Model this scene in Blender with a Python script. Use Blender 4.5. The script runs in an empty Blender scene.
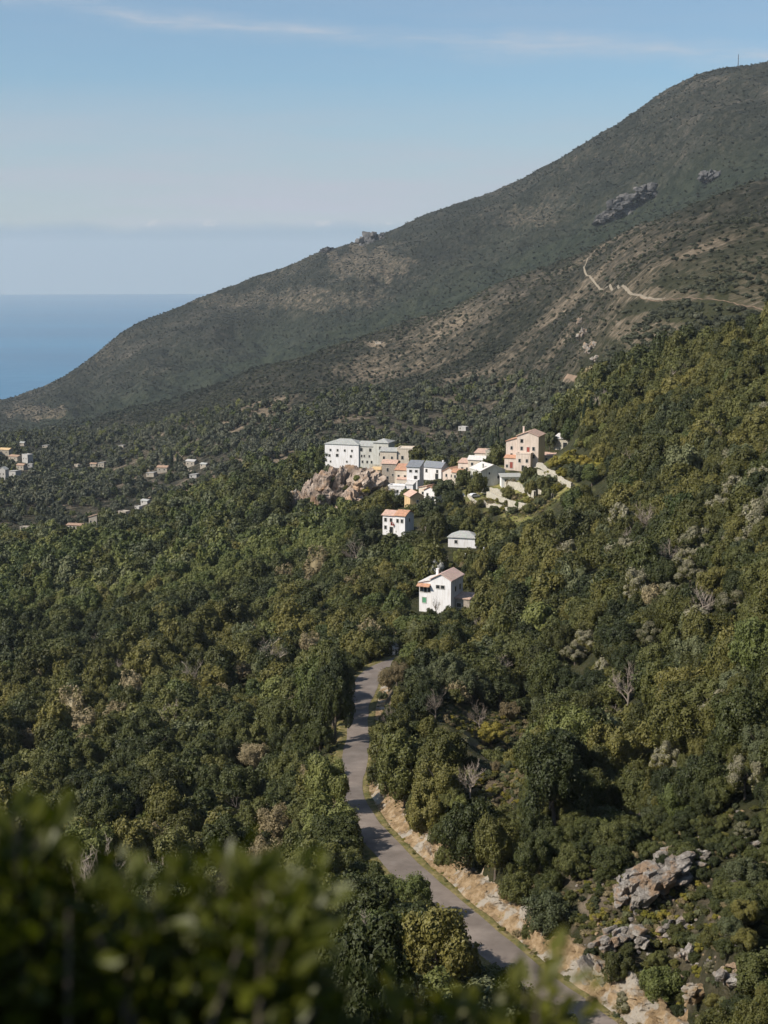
import bpy, math, random
import numpy as np
from mathutils import Vector, Matrix

random.seed(7)
RNG = np.random.default_rng(7)
R = math.radians
C = bpy.context.scene.collection
SC = bpy.context.scene

# ------------------------------------------------------------------ camera geometry
F = 50.0 / 36.0 * 1024.0
CAMZ = 300.0
V0 = 274.0
PITCH = math.atan((512 - V0) / F)
CP, SP = math.cos(PITCH), math.sin(PITCH)


def tan_az(u, v):
    """tangent of elevation and azimuth (from +Y, clockwise) of a picture direction"""
    x = (np.asarray(u, float) - 384) / F
    y = (512 - np.asarray(v, float)) / F
    Y = CP + y * SP
    Z = -SP + y * CP
    h = np.hypot(x, Y)
    return Z / h, np.arctan2(x, Y)


def P(u, v, r):
    t, a = tan_az(u, v)
    return Vector((r * math.sin(a), r * math.cos(a), CAMZ + r * t))


def proj(x, y, z):
    """picture position and depth of world points"""
    dz = z - CAMZ
    Yc = y * CP - dz * SP
    Zc = y * SP + dz * CP
    return 384 + F * x / Yc, 512 - F * Zc / Yc, Yc


# ------------------------------------------------------------------ noise
def _hash(i, j, k, s):
    n = (i.astype(np.int64) * 374761393 + j.astype(np.int64) * 668265263 + k.astype(np.int64) * 2147483647 + s * 974634757) & 0x7fffffff
    n = ((n ^ (n >> 13)) * 1274126177) & 0x7fffffff
    n = ((n ^ (n >> 16)) * 1911520717) & 0x7fffffff
    return ((n ^ (n >> 15)) & 0xffff) / 32767.5 - 1.0


def vnoise(p, s=0):
    p = np.asarray(p, float)
    i = np.floor(p).astype(np.int64)
    f = p - i
    f = f * f * (3 - 2 * f)
    out = 0
    for a in (0, 1):
        for b in (0, 1):
            for c in (0, 1):
                w = (f[:, 0] if a else 1 - f[:, 0]) * (f[:, 1] if b else 1 - f[:, 1]) * (f[:, 2] if c else 1 - f[:, 2])
                out = out + w * _hash(i[:, 0] + a, i[:, 1] + b, i[:, 2] + c, s)
    return out


def fbm(p, o=4, s=0, g=0.5):
    p = np.asarray(p, float)
    a, t, out = 1.0, 0.0, 0
    for k in range(o):
        out = out + a * vnoise(p * (2.03 ** k) + 17.3 * k, s + k)
        t += a
        a *= g
    return out / t


def xy3(x, y, sc):
    return np.stack([np.ravel(x) * sc, np.ravel(y) * sc, np.zeros(np.size(x))], 1)


def sstep(a, b, x):
    t = np.clip((x - a) / (b - a), 0, 1)
    return t * t * (3 - 2 * t)


# ------------------------------------------------------------------ mesh helpers
def mesh_np(name, verts, faces, smooth=False):
    """verts (n,3); faces (m,k) array or list of arrays of equal k"""
    me = bpy.data.meshes.new(name)
    verts = np.asarray(verts, np.float32)
    if not isinstance(faces, list):
        faces = [faces]
    faces = [np.asarray(f, np.int32) for f in faces if len(f)]
    me.vertices.add(len(verts))
    me.vertices.foreach_set('co', verts.ravel())
    loops = np.concatenate([f.ravel() for f in faces])
    tot = np.concatenate([np.full(len(f), f.shape[1], np.int32) for f in faces])
    start = np.concatenate([[0], np.cumsum(tot)[:-1]]).astype(np.int32)
    me.loops.add(len(loops))
    me.loops.foreach_set('vertex_index', loops)
    me.polygons.add(len(tot))
    me.polygons.foreach_set('loop_start', start)
    me.polygons.foreach_set('loop_total', tot)
    me.polygons.foreach_set('use_smooth', np.full(len(tot), smooth, bool))
    me.update(calc_edges=True)
    return me


class MB:
    """collects shapes into one mesh"""
    def __init__(s):
        s.v, s.f = [], []

    def add(s, vs, fs):
        n = len(s.v)
        s.v += [tuple(v) for v in vs]
        s.f += [tuple(i + n for i in f) for f in fs]
        return s

    def box(s, x0, x1, y0, y1, z0, z1):
        v = [(x0, y0, z0), (x1, y0, z0), (x1, y1, z0), (x0, y1, z0), (x0, y0, z1), (x1, y0, z1), (x1, y1, z1), (x0, y1, z1)]
        return s.add(v, [(0, 3, 2, 1), (4, 5, 6, 7), (0, 1, 5, 4), (1, 2, 6, 5), (2, 3, 7, 6), (3, 0, 4, 7)])

    def extrude(s, prof, axis, a0, a1):
        """prof: polygon in (other, z); axis 'x' or 'y' is the direction of extrusion"""
        n = len(prof)
        if axis == 'x':
            v = [(a0, p, z) for p, z in prof] + [(a1, p, z) for p, z in prof]
        else:
            v = [(p, a0, z) for p, z in prof] + [(p, a1, z) for p, z in prof]
        f = [tuple(range(n)), tuple(range(2 * n - 1, n - 1, -1))]
        for i in range(n):
            j = (i + 1) % n
            f.append((j, i, i + n, j + n))
        return s.add(v, f)

    def tube(s, pts, radii, n=6):
        rings = []
        pts = [Vector(p) for p in pts]
        base = len(s.v)
        for i, p in enumerate(pts):
            d = (pts[min(i + 1, len(pts) - 1)] - pts[max(i - 1, 0)]).normalized()
            a = d.orthogonal().normalized()
            b = d.cross(a)
            for k in range(n):
                t = 2 * math.pi * k / n
                s.v.append(tuple(p + (a * math.cos(t) + b * math.sin(t)) * radii[i]))
        for i in range(len(pts) - 1):
            for k in range(n):
                k2 = (k + 1) % n
                s.f.append((base + i * n + k, base + i * n + k2, base + (i + 1) * n + k2, base + (i + 1) * n + k))
        s.f.append(tuple(base + (len(pts) - 1) * n + k for k in range(n)))
        return s

    def mesh(s, name):
        me = bpy.data.meshes.new(name)
        me.from_pydata(s.v, [], s.f)
        import bmesh
        bm = bmesh.new()
        bm.from_mesh(me)
        bmesh.ops.recalc_face_normals(bm, faces=bm.faces)
        bm.to_mesh(me)
        bm.free()
        return me

    def obj(s, name, mat, parent=None):
        return link(name, s.mesh(name), mat, parent)


def link(name, me, mat=None, parent=None):
    if mat is not None and not me.materials:
        me.materials.append(mat)
    o = bpy.data.objects.new(name, me)
    C.objects.link(o)
    if parent is not None:
        o.parent = parent
    return o


def tag(o, label=None, cat=None, group=None, kind=None):
    if label: o['label'] = label
    if cat: o['category'] = cat
    if group: o['group'] = group
    if kind: o['kind'] = kind
    return o


def empty(name, loc, rz=0.0, scale=(1, 1, 1)):
    o = bpy.data.objects.new(name, None)
    o.empty_display_size = 0.5
    C.objects.link(o)
    o.location = loc
    o.rotation_euler = (0, 0, rz)
    o.scale = scale
    return o


# ------------------------------------------------------------------ materials
def new_mat(name, rough=0.9, spec=0.2):
    m = bpy.data.materials.new(name)
    m.use_nodes = True
    nt = m.node_tree
    b = nt.nodes['Principled BSDF']
    b.inputs['Roughness'].default_value = rough
    b.inputs['Specular IOR Level'].default_value = spec
    return m, nt, b


def N(nt, typ, **kw):
    n = nt.nodes.new(typ)
    for k, v in kw.items():
        if k in n.inputs:
            n.inputs[k].default_value = v
        else:
            setattr(n, k, v)
    return n


def ramp(nt, stops, interp='LINEAR'):
    n = nt.nodes.new('ShaderNodeValToRGB')
    cr = n.color_ramp
    cr.interpolation = interp
    while len(cr.elements) < len(stops):
        cr.elements.new(0.5)
    for e, (p, c) in zip(cr.elements, stops):
        e.position = p
        e.color = (*c, 1) if len(c) == 3 else c
    return n


def coords(nt, kind='Object', scale=1.0):
    tc = nt.nodes.new('ShaderNodeTexCoord')
    return tc.outputs[kind]


def pos(nt):
    return nt.nodes.new('ShaderNodeNewGeometry').outputs['Position']


def noise_tex(nt, vec, scale, detail=4, rough=0.55):
    n = N(nt, 'ShaderNodeTexNoise', Scale=scale, Detail=detail, Roughness=rough)
    nt.links.new(vec, n.inputs['Vector'])
    return n


def mix_rgb(nt, a, b, fac, blend='MIX'):
    n = nt.nodes.new('ShaderNodeMix')
    n.data_type = 'RGBA'
    n.blend_type = blend
    for s, sock in ((a, n.inputs[6]), (b, n.inputs[7]), (fac, n.inputs[0])):
        if isinstance(s, (int, float)):
            sock.default_value = s
        elif isinstance(s, tuple):
            sock.default_value = (*s, 1)
        else:
            nt.links.new(s, sock)
    return n.outputs[2]


def math_n(nt, op, a, b=0.0):
    n = nt.nodes.new('ShaderNodeMath')
    n.operation = op
    for s, sock in ((a, n.inputs[0]), (b, n.inputs[1])):
        if isinstance(s, (int, float)):
            sock.default_value = s
        else:
            nt.links.new(s, sock)
    return n.outputs[0]


def bump(nt, b, h, strength=0.5, dist=0.1):
    n = N(nt, 'ShaderNodeBump', Strength=strength, Distance=dist)
    nt.links.new(h, n.inputs['Height'])
    nt.links.new(n.outputs[0], b.inputs['Normal'])


def foliage(name, dark, mid, light, area=0.012, transl=0.18, rough=0.55, spec=0.25, leafscale=0.9):
    m, nt, b = new_mat(name, rough, spec)
    oi = nt.nodes.new('ShaderNodeObjectInfo')
    n1 = noise_tex(nt, oi.outputs['Location'], area, 2)
    s = math_n(nt, 'ADD', math_n(nt, 'MULTIPLY', n1.outputs[0], 0.55), math_n(nt, 'MULTIPLY', oi.outputs['Random'], 0.45))
    rp = ramp(nt, [(0.28, dark), (0.5, mid), (0.78, light)])
    nt.links.new(s, rp.inputs[0])
    n2 = noise_tex(nt, pos(nt), leafscale, 3)
    v = ramp(nt, [(0.3, (0.80, 0.80, 0.78)), (0.7, (1.2, 1.19, 1.12))])
    nt.links.new(n2.outputs[0], v.inputs[0])
    c = mix_rgb(nt, rp.outputs[0], v.outputs[0], 1.0, 'MULTIPLY')
    nt.links.new(c, b.inputs['Base Color'])
    tr = nt.nodes.new('ShaderNodeBsdfTranslucent')
    nt.links.new(mix_rgb(nt, c, (1.0, 1.1, 0.55), 1.0, 'MULTIPLY'), tr.inputs['Color'])
    mx = N(nt, 'ShaderNodeMixShader')
    mx.inputs[0].default_value = transl
    nt.links.new(b.outputs[0], mx.inputs[1])
    nt.links.new(tr.outputs[0], mx.inputs[2])
    nt.links.new(mx.outputs[0], nt.nodes['Material Output'].inputs['Surface'])
    return m


M = {}
M['oak_dark'] = foliage('oak_leaf_dark', (0.027, 0.034, 0.011), (0.058, 0.065, 0.019), (0.116, 0.115, 0.035))
M['oak_olive'] = foliage('oak_leaf_olive', (0.044, 0.047, 0.013), (0.085, 0.083, 0.022), (0.152, 0.134, 0.038))
M['olive_grey'] = foliage('olive_leaf', (0.052, 0.061, 0.028), (0.098, 0.107, 0.052), (0.163, 0.166, 0.083))
M['pine'] = foliage('midgreen_leaf', (0.044, 0.059, 0.017), (0.091, 0.107, 0.031), (0.169, 0.172, 0.053))
M['yellow'] = foliage('yellow_leaf', (0.13, 0.12, 0.02), (0.19, 0.165, 0.03), (0.25, 0.20, 0.04))
M['cypress'] = foliage('cypress_leaf', (0.016, 0.026, 0.012), (0.022, 0.034, 0.015), (0.03, 0.042, 0.018), transl=0.08)
M['heath_tip'] = foliage('heath_flower', (0.15, 0.14, 0.09), (0.21, 0.19, 0.13), (0.26, 0.24, 0.17), transl=0.2)
M['dry'] = foliage('dry_leaf', (0.14, 0.108, 0.06), (0.20, 0.158, 0.088), (0.26, 0.21, 0.125), transl=0.15)
M['twig'] = foliage('bare_twig', (0.19, 0.155, 0.13), (0.25, 0.205, 0.175), (0.31, 0.26, 0.225), transl=0.0, rough=0.9)
M['blossom'] = foliage('white_blossom', (0.36, 0.35, 0.35), (0.42, 0.41, 0.41), (0.5, 0.48, 0.48), transl=0.2)
M['scrub'] = foliage('scrub_leaf', (0.048, 0.055, 0.035), (0.076, 0.082, 0.054), (0.115, 0.115, 0.078), area=0.006, transl=0.1)
M['maquis'] = foliage('maquis_leaf', (0.022, 0.027, 0.018), (0.034, 0.039, 0.026), (0.056, 0.058, 0.041), area=0.006, transl=0.1)
M['bush'] = foliage('laurel_leaf', (0.046, 0.058, 0.006), (0.082, 0.086, 0.008), (0.145, 0.122, 0.010), transl=0.4, rough=0.42, spec=0.3, leafscale=9.0)


def solid(name, col, rough=0.9, spec=0.2, var=0.25, scale=0.8, bumpd=0.02, streak=False):
    m, nt, b = new_mat(name, rough, spec)
    n = noise_tex(nt, coords(nt), scale, 6, 0.62)
    rp = ramp(nt, [(0.28, tuple(c * (1 - var) for c in col)), (0.72, tuple(min(1, c * (1 + var * 0.6)) for c in col))])
    nt.links.new(n.outputs[0], rp.inputs[0])
    c = rp.outputs[0]
    if streak:   # rain stains running down the plaster
        mp = N(nt, 'ShaderNodeMapping')
        mp.inputs['Scale'].default_value = (1.3, 1.3, 0.16)
        nt.links.new(coords(nt), mp.inputs['Vector'])
        n3 = noise_tex(nt, mp.outputs[0], 1.6, 4)
        r3 = ramp(nt, [(0.42, (1, 1, 1)), (0.75, (0.72, 0.68, 0.62))])
        nt.links.new(n3.outputs[0], r3.inputs[0])
        c = mix_rgb(nt, c, r3.outputs[0], 0.8, 'MULTIPLY')
    nt.links.new(c, b.inputs['Base Color'])
    if bumpd:
        n2 = noise_tex(nt, coords(nt), scale * 5, 5)
        bump(nt, b, n2.outputs[0], 0.6, bumpd)
    return m


def roof_mat(name, col, var=0.35):
    """rows of barrel tiles as wave bump with colour changing tile by tile"""
    m, nt, b = new_mat(name, 0.85, 0.2)
    n = noise_tex(nt, coords(nt), 1.4, 5, 0.7)
    rp = ramp(nt, [(0.3, tuple(c * (1 - var) for c in col)), (0.7, tuple(c * (1 + var * 0.5) for c in col))])
    nt.links.new(n.outputs[0], rp.inputs[0])
    vo = N(nt, 'ShaderNodeTexVoronoi', Scale=3.5)
    nt.links.new(coords(nt), vo.inputs['Vector'])
    c = mix_rgb(nt, rp.outputs[0], vo.outputs['Color'], 0.08, 'OVERLAY')
    nt.links.new(c, b.inputs['Base Color'])
    w = N(nt, 'ShaderNodeTexWave', Scale=1.6, Distortion=0.4)
    nt.links.new(coords(nt), w.inputs['Vector'])
    bump(nt, b, w.outputs[0], 0.7, 0.06)
    return m


M['white'] = solid('white_plaster', (0.70, 0.68, 0.68), streak=True, var=0.08, scale=0.35)
M['cream'] = solid('cream_plaster', (0.60, 0.52, 0.43), streak=True, var=0.12, scale=0.4)
M['greywhite'] = solid('grey_plaster', (0.50, 0.49, 0.45), streak=True, var=0.14, scale=0.4)
M['pinkwall'] = solid('pink_plaster', (0.60, 0.50, 0.43), streak=True, var=0.12, scale=0.35)
M['ochre'] = solid('ochre_plaster', (0.56, 0.40, 0.22), streak=True, var=0.15, scale=0.5)
M['stone'] = solid('rubble_stone', (0.34, 0.29, 0.24), var=0.45, scale=2.2, bumpd=0.08)
M['wallstone'] = solid('dry_stone', (0.42, 0.38, 0.31), var=0.45, scale=1.6, bumpd=0.1)
M['orange'] = roof_mat('orange_tile', (0.48, 0.265, 0.17))
M['pinkroof'] = roof_mat('faded_pink_tile', (0.52, 0.355, 0.28))
M['palepink'] = roof_mat('pale_pink_tile', (0.62, 0.44, 0.37), 0.2)
M['slate'] = roof_mat('blue_slate', (0.20, 0.21, 0.23), 0.2)
M['greyroof'] = roof_mat('grey_schist', (0.36, 0.36, 0.34), 0.25)
M['whiteroof'] = roof_mat('bleached_sunlit_tile', (0.60, 0.56, 0.53), 0.18)
M['pane'] = solid('window_glass', (0.025, 0.028, 0.03), rough=0.15, spec=0.5, var=0.1, bumpd=0)
M['frame'] = solid('window_surround', (0.45, 0.42, 0.38), var=0.1, bumpd=0)
M['shutter'] = solid('green_shutter', (0.10, 0.28, 0.16), rough=0.6, var=0.2, bumpd=0)
M['redshutter'] = solid('red_shutter', (0.28, 0.07, 0.05), rough=0.6, var=0.2, bumpd=0)
M['bark'] = solid('bark', (0.12, 0.095, 0.075), var=0.4, scale=3, bumpd=0.05)
M['metal'] = solid('painted_metal', (0.55, 0.55, 0.56), rough=0.5, var=0.1, bumpd=0)
M['darkmetal'] = solid('dark_metal', (0.08, 0.08, 0.09), rough=0.5, var=0.1, bumpd=0)
M['panel'] = solid('solar_glass', (0.02, 0.03, 0.06), rough=0.12, spec=0.6, var=0.1, bumpd=0)


def rock_mat(name, a, b_, c_, scale=0.35, rust=None, cells=0.25):
    m, nt, b = new_mat(name, 0.95, 0.15)
    pv = pos(nt)
    n = noise_tex(nt, pv, scale, 7, 0.65)
    rp = ramp(nt, [(0.3, a), (0.5, b_), (0.68, c_)])
    nt.links.new(n.outputs[0], rp.inputs[0])
    c = rp.outputs[0]
    if rust:
        n2 = noise_tex(nt, pv, scale * 0.45, 4)
        r2 = ramp(nt, [(0.52, (0, 0, 0)), (0.60, (1, 1, 1))])
        nt.links.new(n2.outputs[0], r2.inputs[0])
        c = mix_rgb(nt, c, rust, r2.outputs[0])
    nt.links.new(c, b.inputs['Base Color'])
    mp = N(nt, 'ShaderNodeMapping')
    mp.inputs['Rotation'].default_value = (0.5, 0.3, 0.4)
    mp.inputs['Scale'].default_value = (1, 1, 2.2)
    nt.links.new(pv, mp.inputs['Vector'])
    v = N(nt, 'ShaderNodeTexVoronoi', Scale=scale * 3.2, feature='DISTANCE_TO_EDGE')
    nt.links.new(mp.outputs[0], v.inputs['Vector'])
    vr = ramp(nt, [(0.0, (0, 0, 0)), (0.12, (1, 1, 1))])
    nt.links.new(v.outputs[0], vr.inputs[0])
    n3 = noise_tex(nt, pv, scale * 9, 6, 0.7)
    h = math_n(nt, 'ADD', math_n(nt, 'MULTIPLY', vr.outputs[0], cells), n3.outputs[0])
    bump(nt, b, h, 0.9, 0.25)
    return m


M['rock_grey'] = rock_mat('grey_rock', (0.10, 0.085, 0.072), (0.26, 0.23, 0.20), (0.45, 0.41, 0.37), 1.1, rust=(0.30, 0.21, 0.14))
M['rock_bank'] = rock_mat('cut_rock', (0.11, 0.075, 0.045), (0.26, 0.18, 0.10), (0.38, 0.285, 0.185), 0.9, rust=(0.33, 0.29, 0.24), cells=0.0)
M['rock_pink'] = rock_mat('pink_rock', (0.14, 0.105, 0.082), (0.29, 0.225, 0.18), (0.43, 0.355, 0.295), 0.3, rust=(0.40, 0.27, 0.18))
M['rock_dark'] = rock_mat('dark_rock', (0.035, 0.035, 0.037), (0.07, 0.068, 0.068), (0.15, 0.135, 0.125), 0.06)

# ------------------------------------------------------------------ terrain control table
# per picture column: (range, picture row, canopy height to take off)
T = {
    -330: [(230, 790, 4), (400, 650, 4), (600, 575, 4), (950, 505, 4), (1700, 452, 2), (2800, 440, 0), (3400, 425, 0)],
    -150: [(150, 900, 4), (230, 780, 4), (310, 702, 4), (480, 608, 4), (600, 570, 4), (750, 540, 4), (950, 505, 4), (1200, 476, 4), (1700, 450, 2), (2100, 452, 0), (2800, 436, 0), (3400, 418, 0)],
    0: [(150, 890, 4), (230, 780, 4), (310, 700, 4), (400, 640, 4), (480, 600, 4), (600, 562, 4), (700, 545, 4), (820, 528, 4), (950, 502, 4), (1200, 470, 4), (1700, 438, 2), (2100, 446, 0), (2800, 425, 0), (3400, 405, 0)],
    130: [(140, 890, 4), (200, 800, 4), (290, 700, 4), (370, 640, 4), (440, 600, 4), (540, 560, 4), (680, 516, 4), (820, 520, 4), (950, 502, 4), (1200, 468, 4), (1500, 434, 3), (1750, 410, 1), (2200, 420, 0), (2900, 362, 0), (3300, 331, 0)],
    260: [(120, 920, 4), (155, 860, 4), (215, 760, 4), (265, 700, 4), (335, 640, 4), (395, 600, 4), (470, 560, 4), (560, 520, 4), (640, 492, 4), (700, 472, 4), (830, 490, 4), (1000, 458, 4), (1180, 425, 4), (1400, 398, 3), (1680, 373, 1), (2150, 385, 0), (2850, 330, 0), (3250, 279, 0)],
    315: [(560, 522, 4), (600, 512, 2), (622, 508, 0), (640, 480, 0), (660, 466, 0), (700, 467, 4), (2000, 364, 0), (2750, 308, 0), (3200, 256, 0)],
    205: [(3280, 297, 0)], 440: [(3150, 214, 0)], 560: [(3050, 152, 0)], 690: [(2400, 140, 0), (3000, 78, 0), (3500, 92, 0)],
    384: [(110, 950, 3), (285, 640, 4), (340, 600, 4), (400, 560, 4), (435, 534, 0), (490, 517, 2), (560, 490, 0), (640, 462, 0), (690, 460, 0), (800, 485, 4), (1000, 445, 4), (1200, 402, 4), (1450, 360, 2), (1570, 331, 1), (2000, 345, 0), (2700, 290, 0), (3200, 236, 0)],
    500: [(150, 850, 4), (185, 760, 4), (220, 700, 4), (265, 640, 4), (330, 580, 4), (400, 530, 4), (455, 505, 0), (500, 486, 0), (560, 470, 0), (650, 485, 4), (800, 470, 4), (1000, 435, 4), (1150, 400, 3), (1350, 340, 1), (1500, 289, 0), (1900, 305, 0), (2600, 240, 0), (3100, 190, 0)],
    620: [(100, 1030, 1), (118, 920, 2), (150, 810, 4), (185, 710, 4), (250, 605, 4), (330, 520, 4), (400, 460, 4), (480, 400, 4), (650, 350, 1), (950, 300, 0), (1300, 250, 0), (1450, 232, 0), (1800, 245, 0), (2500, 180, 0), (3000, 118, 0)],
    768: [(85, 1000, 1), (105, 900, 2), (150, 700, 4), (200, 600, 4), (270, 500, 4), (340, 420, 4), (440, 330, 4), (650, 280, 0), (950, 230, 0), (1300, 180, 0), (1650, 196, 0), (2300, 130, 0), (3000, 67, 0)],
    920: [(85, 950, 1), (105, 830, 3), (150, 650, 4), (200, 545, 4), (270, 440, 4), (340, 360, 4), (440, 280, 4), (650, 230, 0), (950, 190, 0), (1300, 150, 0), (1650, 160, 0), (2300, 100, 0), (3000, 55, 0)],
}
# road centre line: (u, v, height relative to the camera)
ROADP = [(690, 1110, -57.5), (634, 1060, -59), (579, 1015, -60.2), (534, 981, -61), (495, 947, -61.8), (453, 912, -62.8), (419, 880, -63.8), (387, 849, -65),
         (361, 817, -66.5), (349, 790, -67.6), (353, 765, -68.8), (357, 742, -69.8), (357, 722, -70.4), (359, 705, -71), (364, 690, -71.4), (369, 677, -71.7), (379, 668, -72), (398, 660, -72.3), (425, 650, -72.8)]


def road_pt(u, v, z):
    t, a = tan_az(u, v)
    r = z / t
    return (r * math.sin(a), r * math.cos(a), z)


def catmull(pts, n):
    pts = np.asarray(pts, float)
    p = np.vstack([2 * pts[0] - pts[1], pts, 2 * pts[-1] - pts[-2]])
    out = []
    for i in range(1, len(p) - 2):
        for t in np.linspace(0, 1, n, endpoint=False):
            a, b, c, d = p[i - 1], p[i], p[i + 1], p[i + 2]
            out.append(0.5 * ((2 * b) + (c - a) * t + (2 * a - 5 * b + 4 * c - d) * t * t + (3 * b - a - 3 * c + d) * t ** 3))
    out.append(p[-2])
    return np.array(out)


def resample(pl, step):
    d = np.r_[0, np.cumsum(np.linalg.norm(np.diff(pl[:, :2], axis=0), axis=1))]
    s = np.arange(0, d[-1], step)
    return np.stack([np.interp(s, d, pl[:, k]) for k in range(pl.shape[1])], 1)


ROAD = resample(catmull([road_pt(*p) for p in ROADP], 14), 0.8)     # z relative to the camera
for _ in range(3):
    ROAD[1:-1, 2] = (ROAD[:-2, 2] + ROAD[1:-1, 2] + ROAD[2:, 2]) / 3
RT = np.gradient(ROAD[:, :2], axis=0)
RT /= np.linalg.norm(RT, axis=1)[:, None]
RNORM = np.stack([RT[:, 1], -RT[:, 0]], 1)      # right-hand side, uphill

KA, ctrl = 3.6, []
for u, rows in T.items():
    az = math.atan2((u - 384) / F, CP)
    for r, v, hc in rows:
        t, a = tan_az(u, v)
        ctrl.append((az, r, float(t) - hc / r))
    if u == 315:
        ctrl.append((az, 3650, float(tan_az(u, 282)[0])))
    if u in (315, 205, 440, 560, 690):
        continue
    near = [(1, -1.7), (2, -1.02), (4, -0.82), (8, -0.72), (20, -0.68), (45, -0.64)]
    for r, t in near:
        ctrl.append((az, r, t))
    if u < 350:
        ctrl.append((az, 3650 if u > 100 else 3800, float(tan_az(u, rows[-1][1] + 26)[0])))
    zf = {True: -330.0, False: 60.0}[u < 350]
    ctrl.append((az, 4300, zf / 4300))
    ctrl.append((az, 5200, (zf - 30) / 5200))
for i in range(0, len(ROAD), 14):
    x, y, z = ROAD[i]
    ctrl.append((math.atan2(x, y), math.hypot(x, y), z / math.hypot(x, y)))
for i in range(0, len(ROAD), 10):
    x, y, z = ROAD[i]
    if math.hypot(x, y) < 186:
        for o_, h_ in ((9.5, 4.6), (16, 6.8)):
            qx, qy = x + RNORM[i, 0] * o_, y + RNORM[i, 1] * o_
            ctrl.append((math.atan2(qx, qy), math.hypot(qx, qy), (z + h_) / math.hypot(qx, qy)))
for a, t in ((-80, -0.35), (80, 0.25)):
    for r in (1, 3, 10, 40, 150, 600, 2500, 5200):
        tt = -1.7 / r if r < 4 else t * (1 if r < 800 else 0.35)
        ctrl.append((R(a), r, tt))
ctrl = np.array(ctrl)
CX = np.stack([ctrl[:, 0] * KA, np.log(ctrl[:, 1])], 1)


def _phi(d2):
    return 0.5 * d2 * np.log(d2 + 1e-12)


n_ = len(CX)
A_ = np.zeros((n_ + 3, n_ + 3))
A_[:n_, :n_] = _phi(((CX[:, None] - CX[None]) ** 2).sum(2)) + np.eye(n_) * 4e-4
A_[:n_, n_] = A_[n_, :n_] = 1
A_[:n_, n_ + 1:] = CX
A_[n_ + 1:, :n_] = CX.T
W_ = np.linalg.solve(A_, np.r_[ctrl[:, 2], 0, 0, 0])


def base_tan(az, r):
    q = np.stack([np.ravel(az) * KA, np.log(np.ravel(r))], 1)
    out = np.empty(len(q))
    for i in range(0, len(q), 20000):
        c = q[i:i + 20000]
        out[i:i + 20000] = _phi(((c[:, None] - CX[None]) ** 2).sum(2)) @ W_[:n_] + W_[n_] + c @ W_[n_ + 1:]
    return out


azs = np.r_[np.linspace(R(-100), R(-22), 60, endpoint=False), np.linspace(R(-22), R(22), 420, endpoint=False), np.linspace(R(22), R(100), 61)]
lrs = np.log(np.r_[np.geomspace(0.8, 60, 90, endpoint=False), np.geomspace(60, 900, 340, endpoint=False), np.geomspace(900, 3600, 640, endpoint=False), np.geomspace(3600, 5200, 40)])
AZ, LR = np.meshgrid(azs, lrs)
RR = np.exp(LR)
# thin plate on a coarser grid, then fine bilinear
ca = np.linspace(azs[0], azs[-1], 260)
cl = np.linspace(lrs[0], lrs[-1], 260)
CA, CL = np.meshgrid(ca, cl)
BT = base_tan(CA, np.exp(CL)).reshape(CA.shape)


def bil(grid, xs, ys, x, y):
    ix = np.clip(np.searchsorted(xs, x) - 1, 0, len(xs) - 2)
    iy = np.clip(np.searchsorted(ys, y) - 1, 0, len(ys) - 2)
    fx = np.clip((x - xs[ix]) / (xs[ix + 1] - xs[ix]), 0, 1)
    fy = np.clip((y - ys[iy]) / (ys[iy + 1] - ys[iy]), 0, 1)
    return (grid[iy, ix] * (1 - fx) + grid[iy, ix + 1] * fx) * (1 - fy) + (grid[iy + 1, ix] * (1 - fx) + grid[iy + 1, ix + 1] * fx) * fy


TG = bil(BT, ca, cl, AZ.ravel(), LR.ravel())
X = (RR * np.sin(AZ)).ravel()
Y = (RR * np.cos(AZ)).ravel()
Z = TG * RR.ravel()
rr = RR.ravel()
far = sstep(900, 1800, rr)
amp1 = 2.2 * sstep(60, 300, rr) * (1 - far) + 11 * far
rid = 1 - np.abs(fbm(xy3(X, Y, 1 / 340.0), 4, 5)) * 2.0
Z += far * 12 * (rid - 0.62) * sstep(5200, 3600, rr)
gul = 1 - np.abs(fbm(xy3(X + 0.35 * Y, Y * 0.45, 1 / 170.0), 4, 15)) * 2.4
gul = gul - 0.45
Z += gul * (36 * sstep(1850, 2150, rr) * sstep(3050, 2750, rr) + 14 * sstep(800, 1000, rr) * sstep(1500, 1350, rr))
Z += amp1 * fbm(xy3(X, Y, 1 / 90.0), 4, 9) * 0.7
Z += 0.8 * sstep(20, 90, rr) * fbm(xy3(X, Y, 1 / 9.0), 4, 21)
Z += far * (2.4 * fbm(xy3(X, Y, 1 / 24.0), 3, 31) + 1.1 * fbm(xy3(X, Y, 1 / 8.0), 2, 37))


def road_near(x, y):
    """distance to the road, side (+ uphill), road height, index"""
    d = np.full(len(x), 1e9)
    side = np.zeros(len(x))
    zz = np.zeros(len(x))
    ii = np.zeros(len(x), int)
    m = np.where((y > 60) & (y < 320) & (np.abs(x) < 90))[0]
    for i in range(0, len(m), 20000):
        k = m[i:i + 20000]
        dx = x[k][:, None] - ROAD[None, :, 0]
        dy = y[k][:, None] - ROAD[None, :, 1]
        dd = dx * dx + dy * dy
        j = dd.argmin(1)
        q = np.arange(len(k))
        d[k] = np.sqrt(dd[q, j])
        side[k] = dx[q, j] * RNORM[j, 0] + dy[q, j] * RNORM[j, 1]
        zz[k] = ROAD[j, 2]
        ii[k] = j
    return d, side, zz, ii


RD, RS, RZ, RI = road_near(X, Y)
bed = RZ - 0.18
w_up = sstep(3.7, 6.2, RD)
w_dn = sstep(3.0, 9.0, RD)
wgt = np.where(RS > 0, w_up, w_dn)
Z = np.where(RD < 12, bed * (1 - wgt) + Z * wgt, Z)
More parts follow.
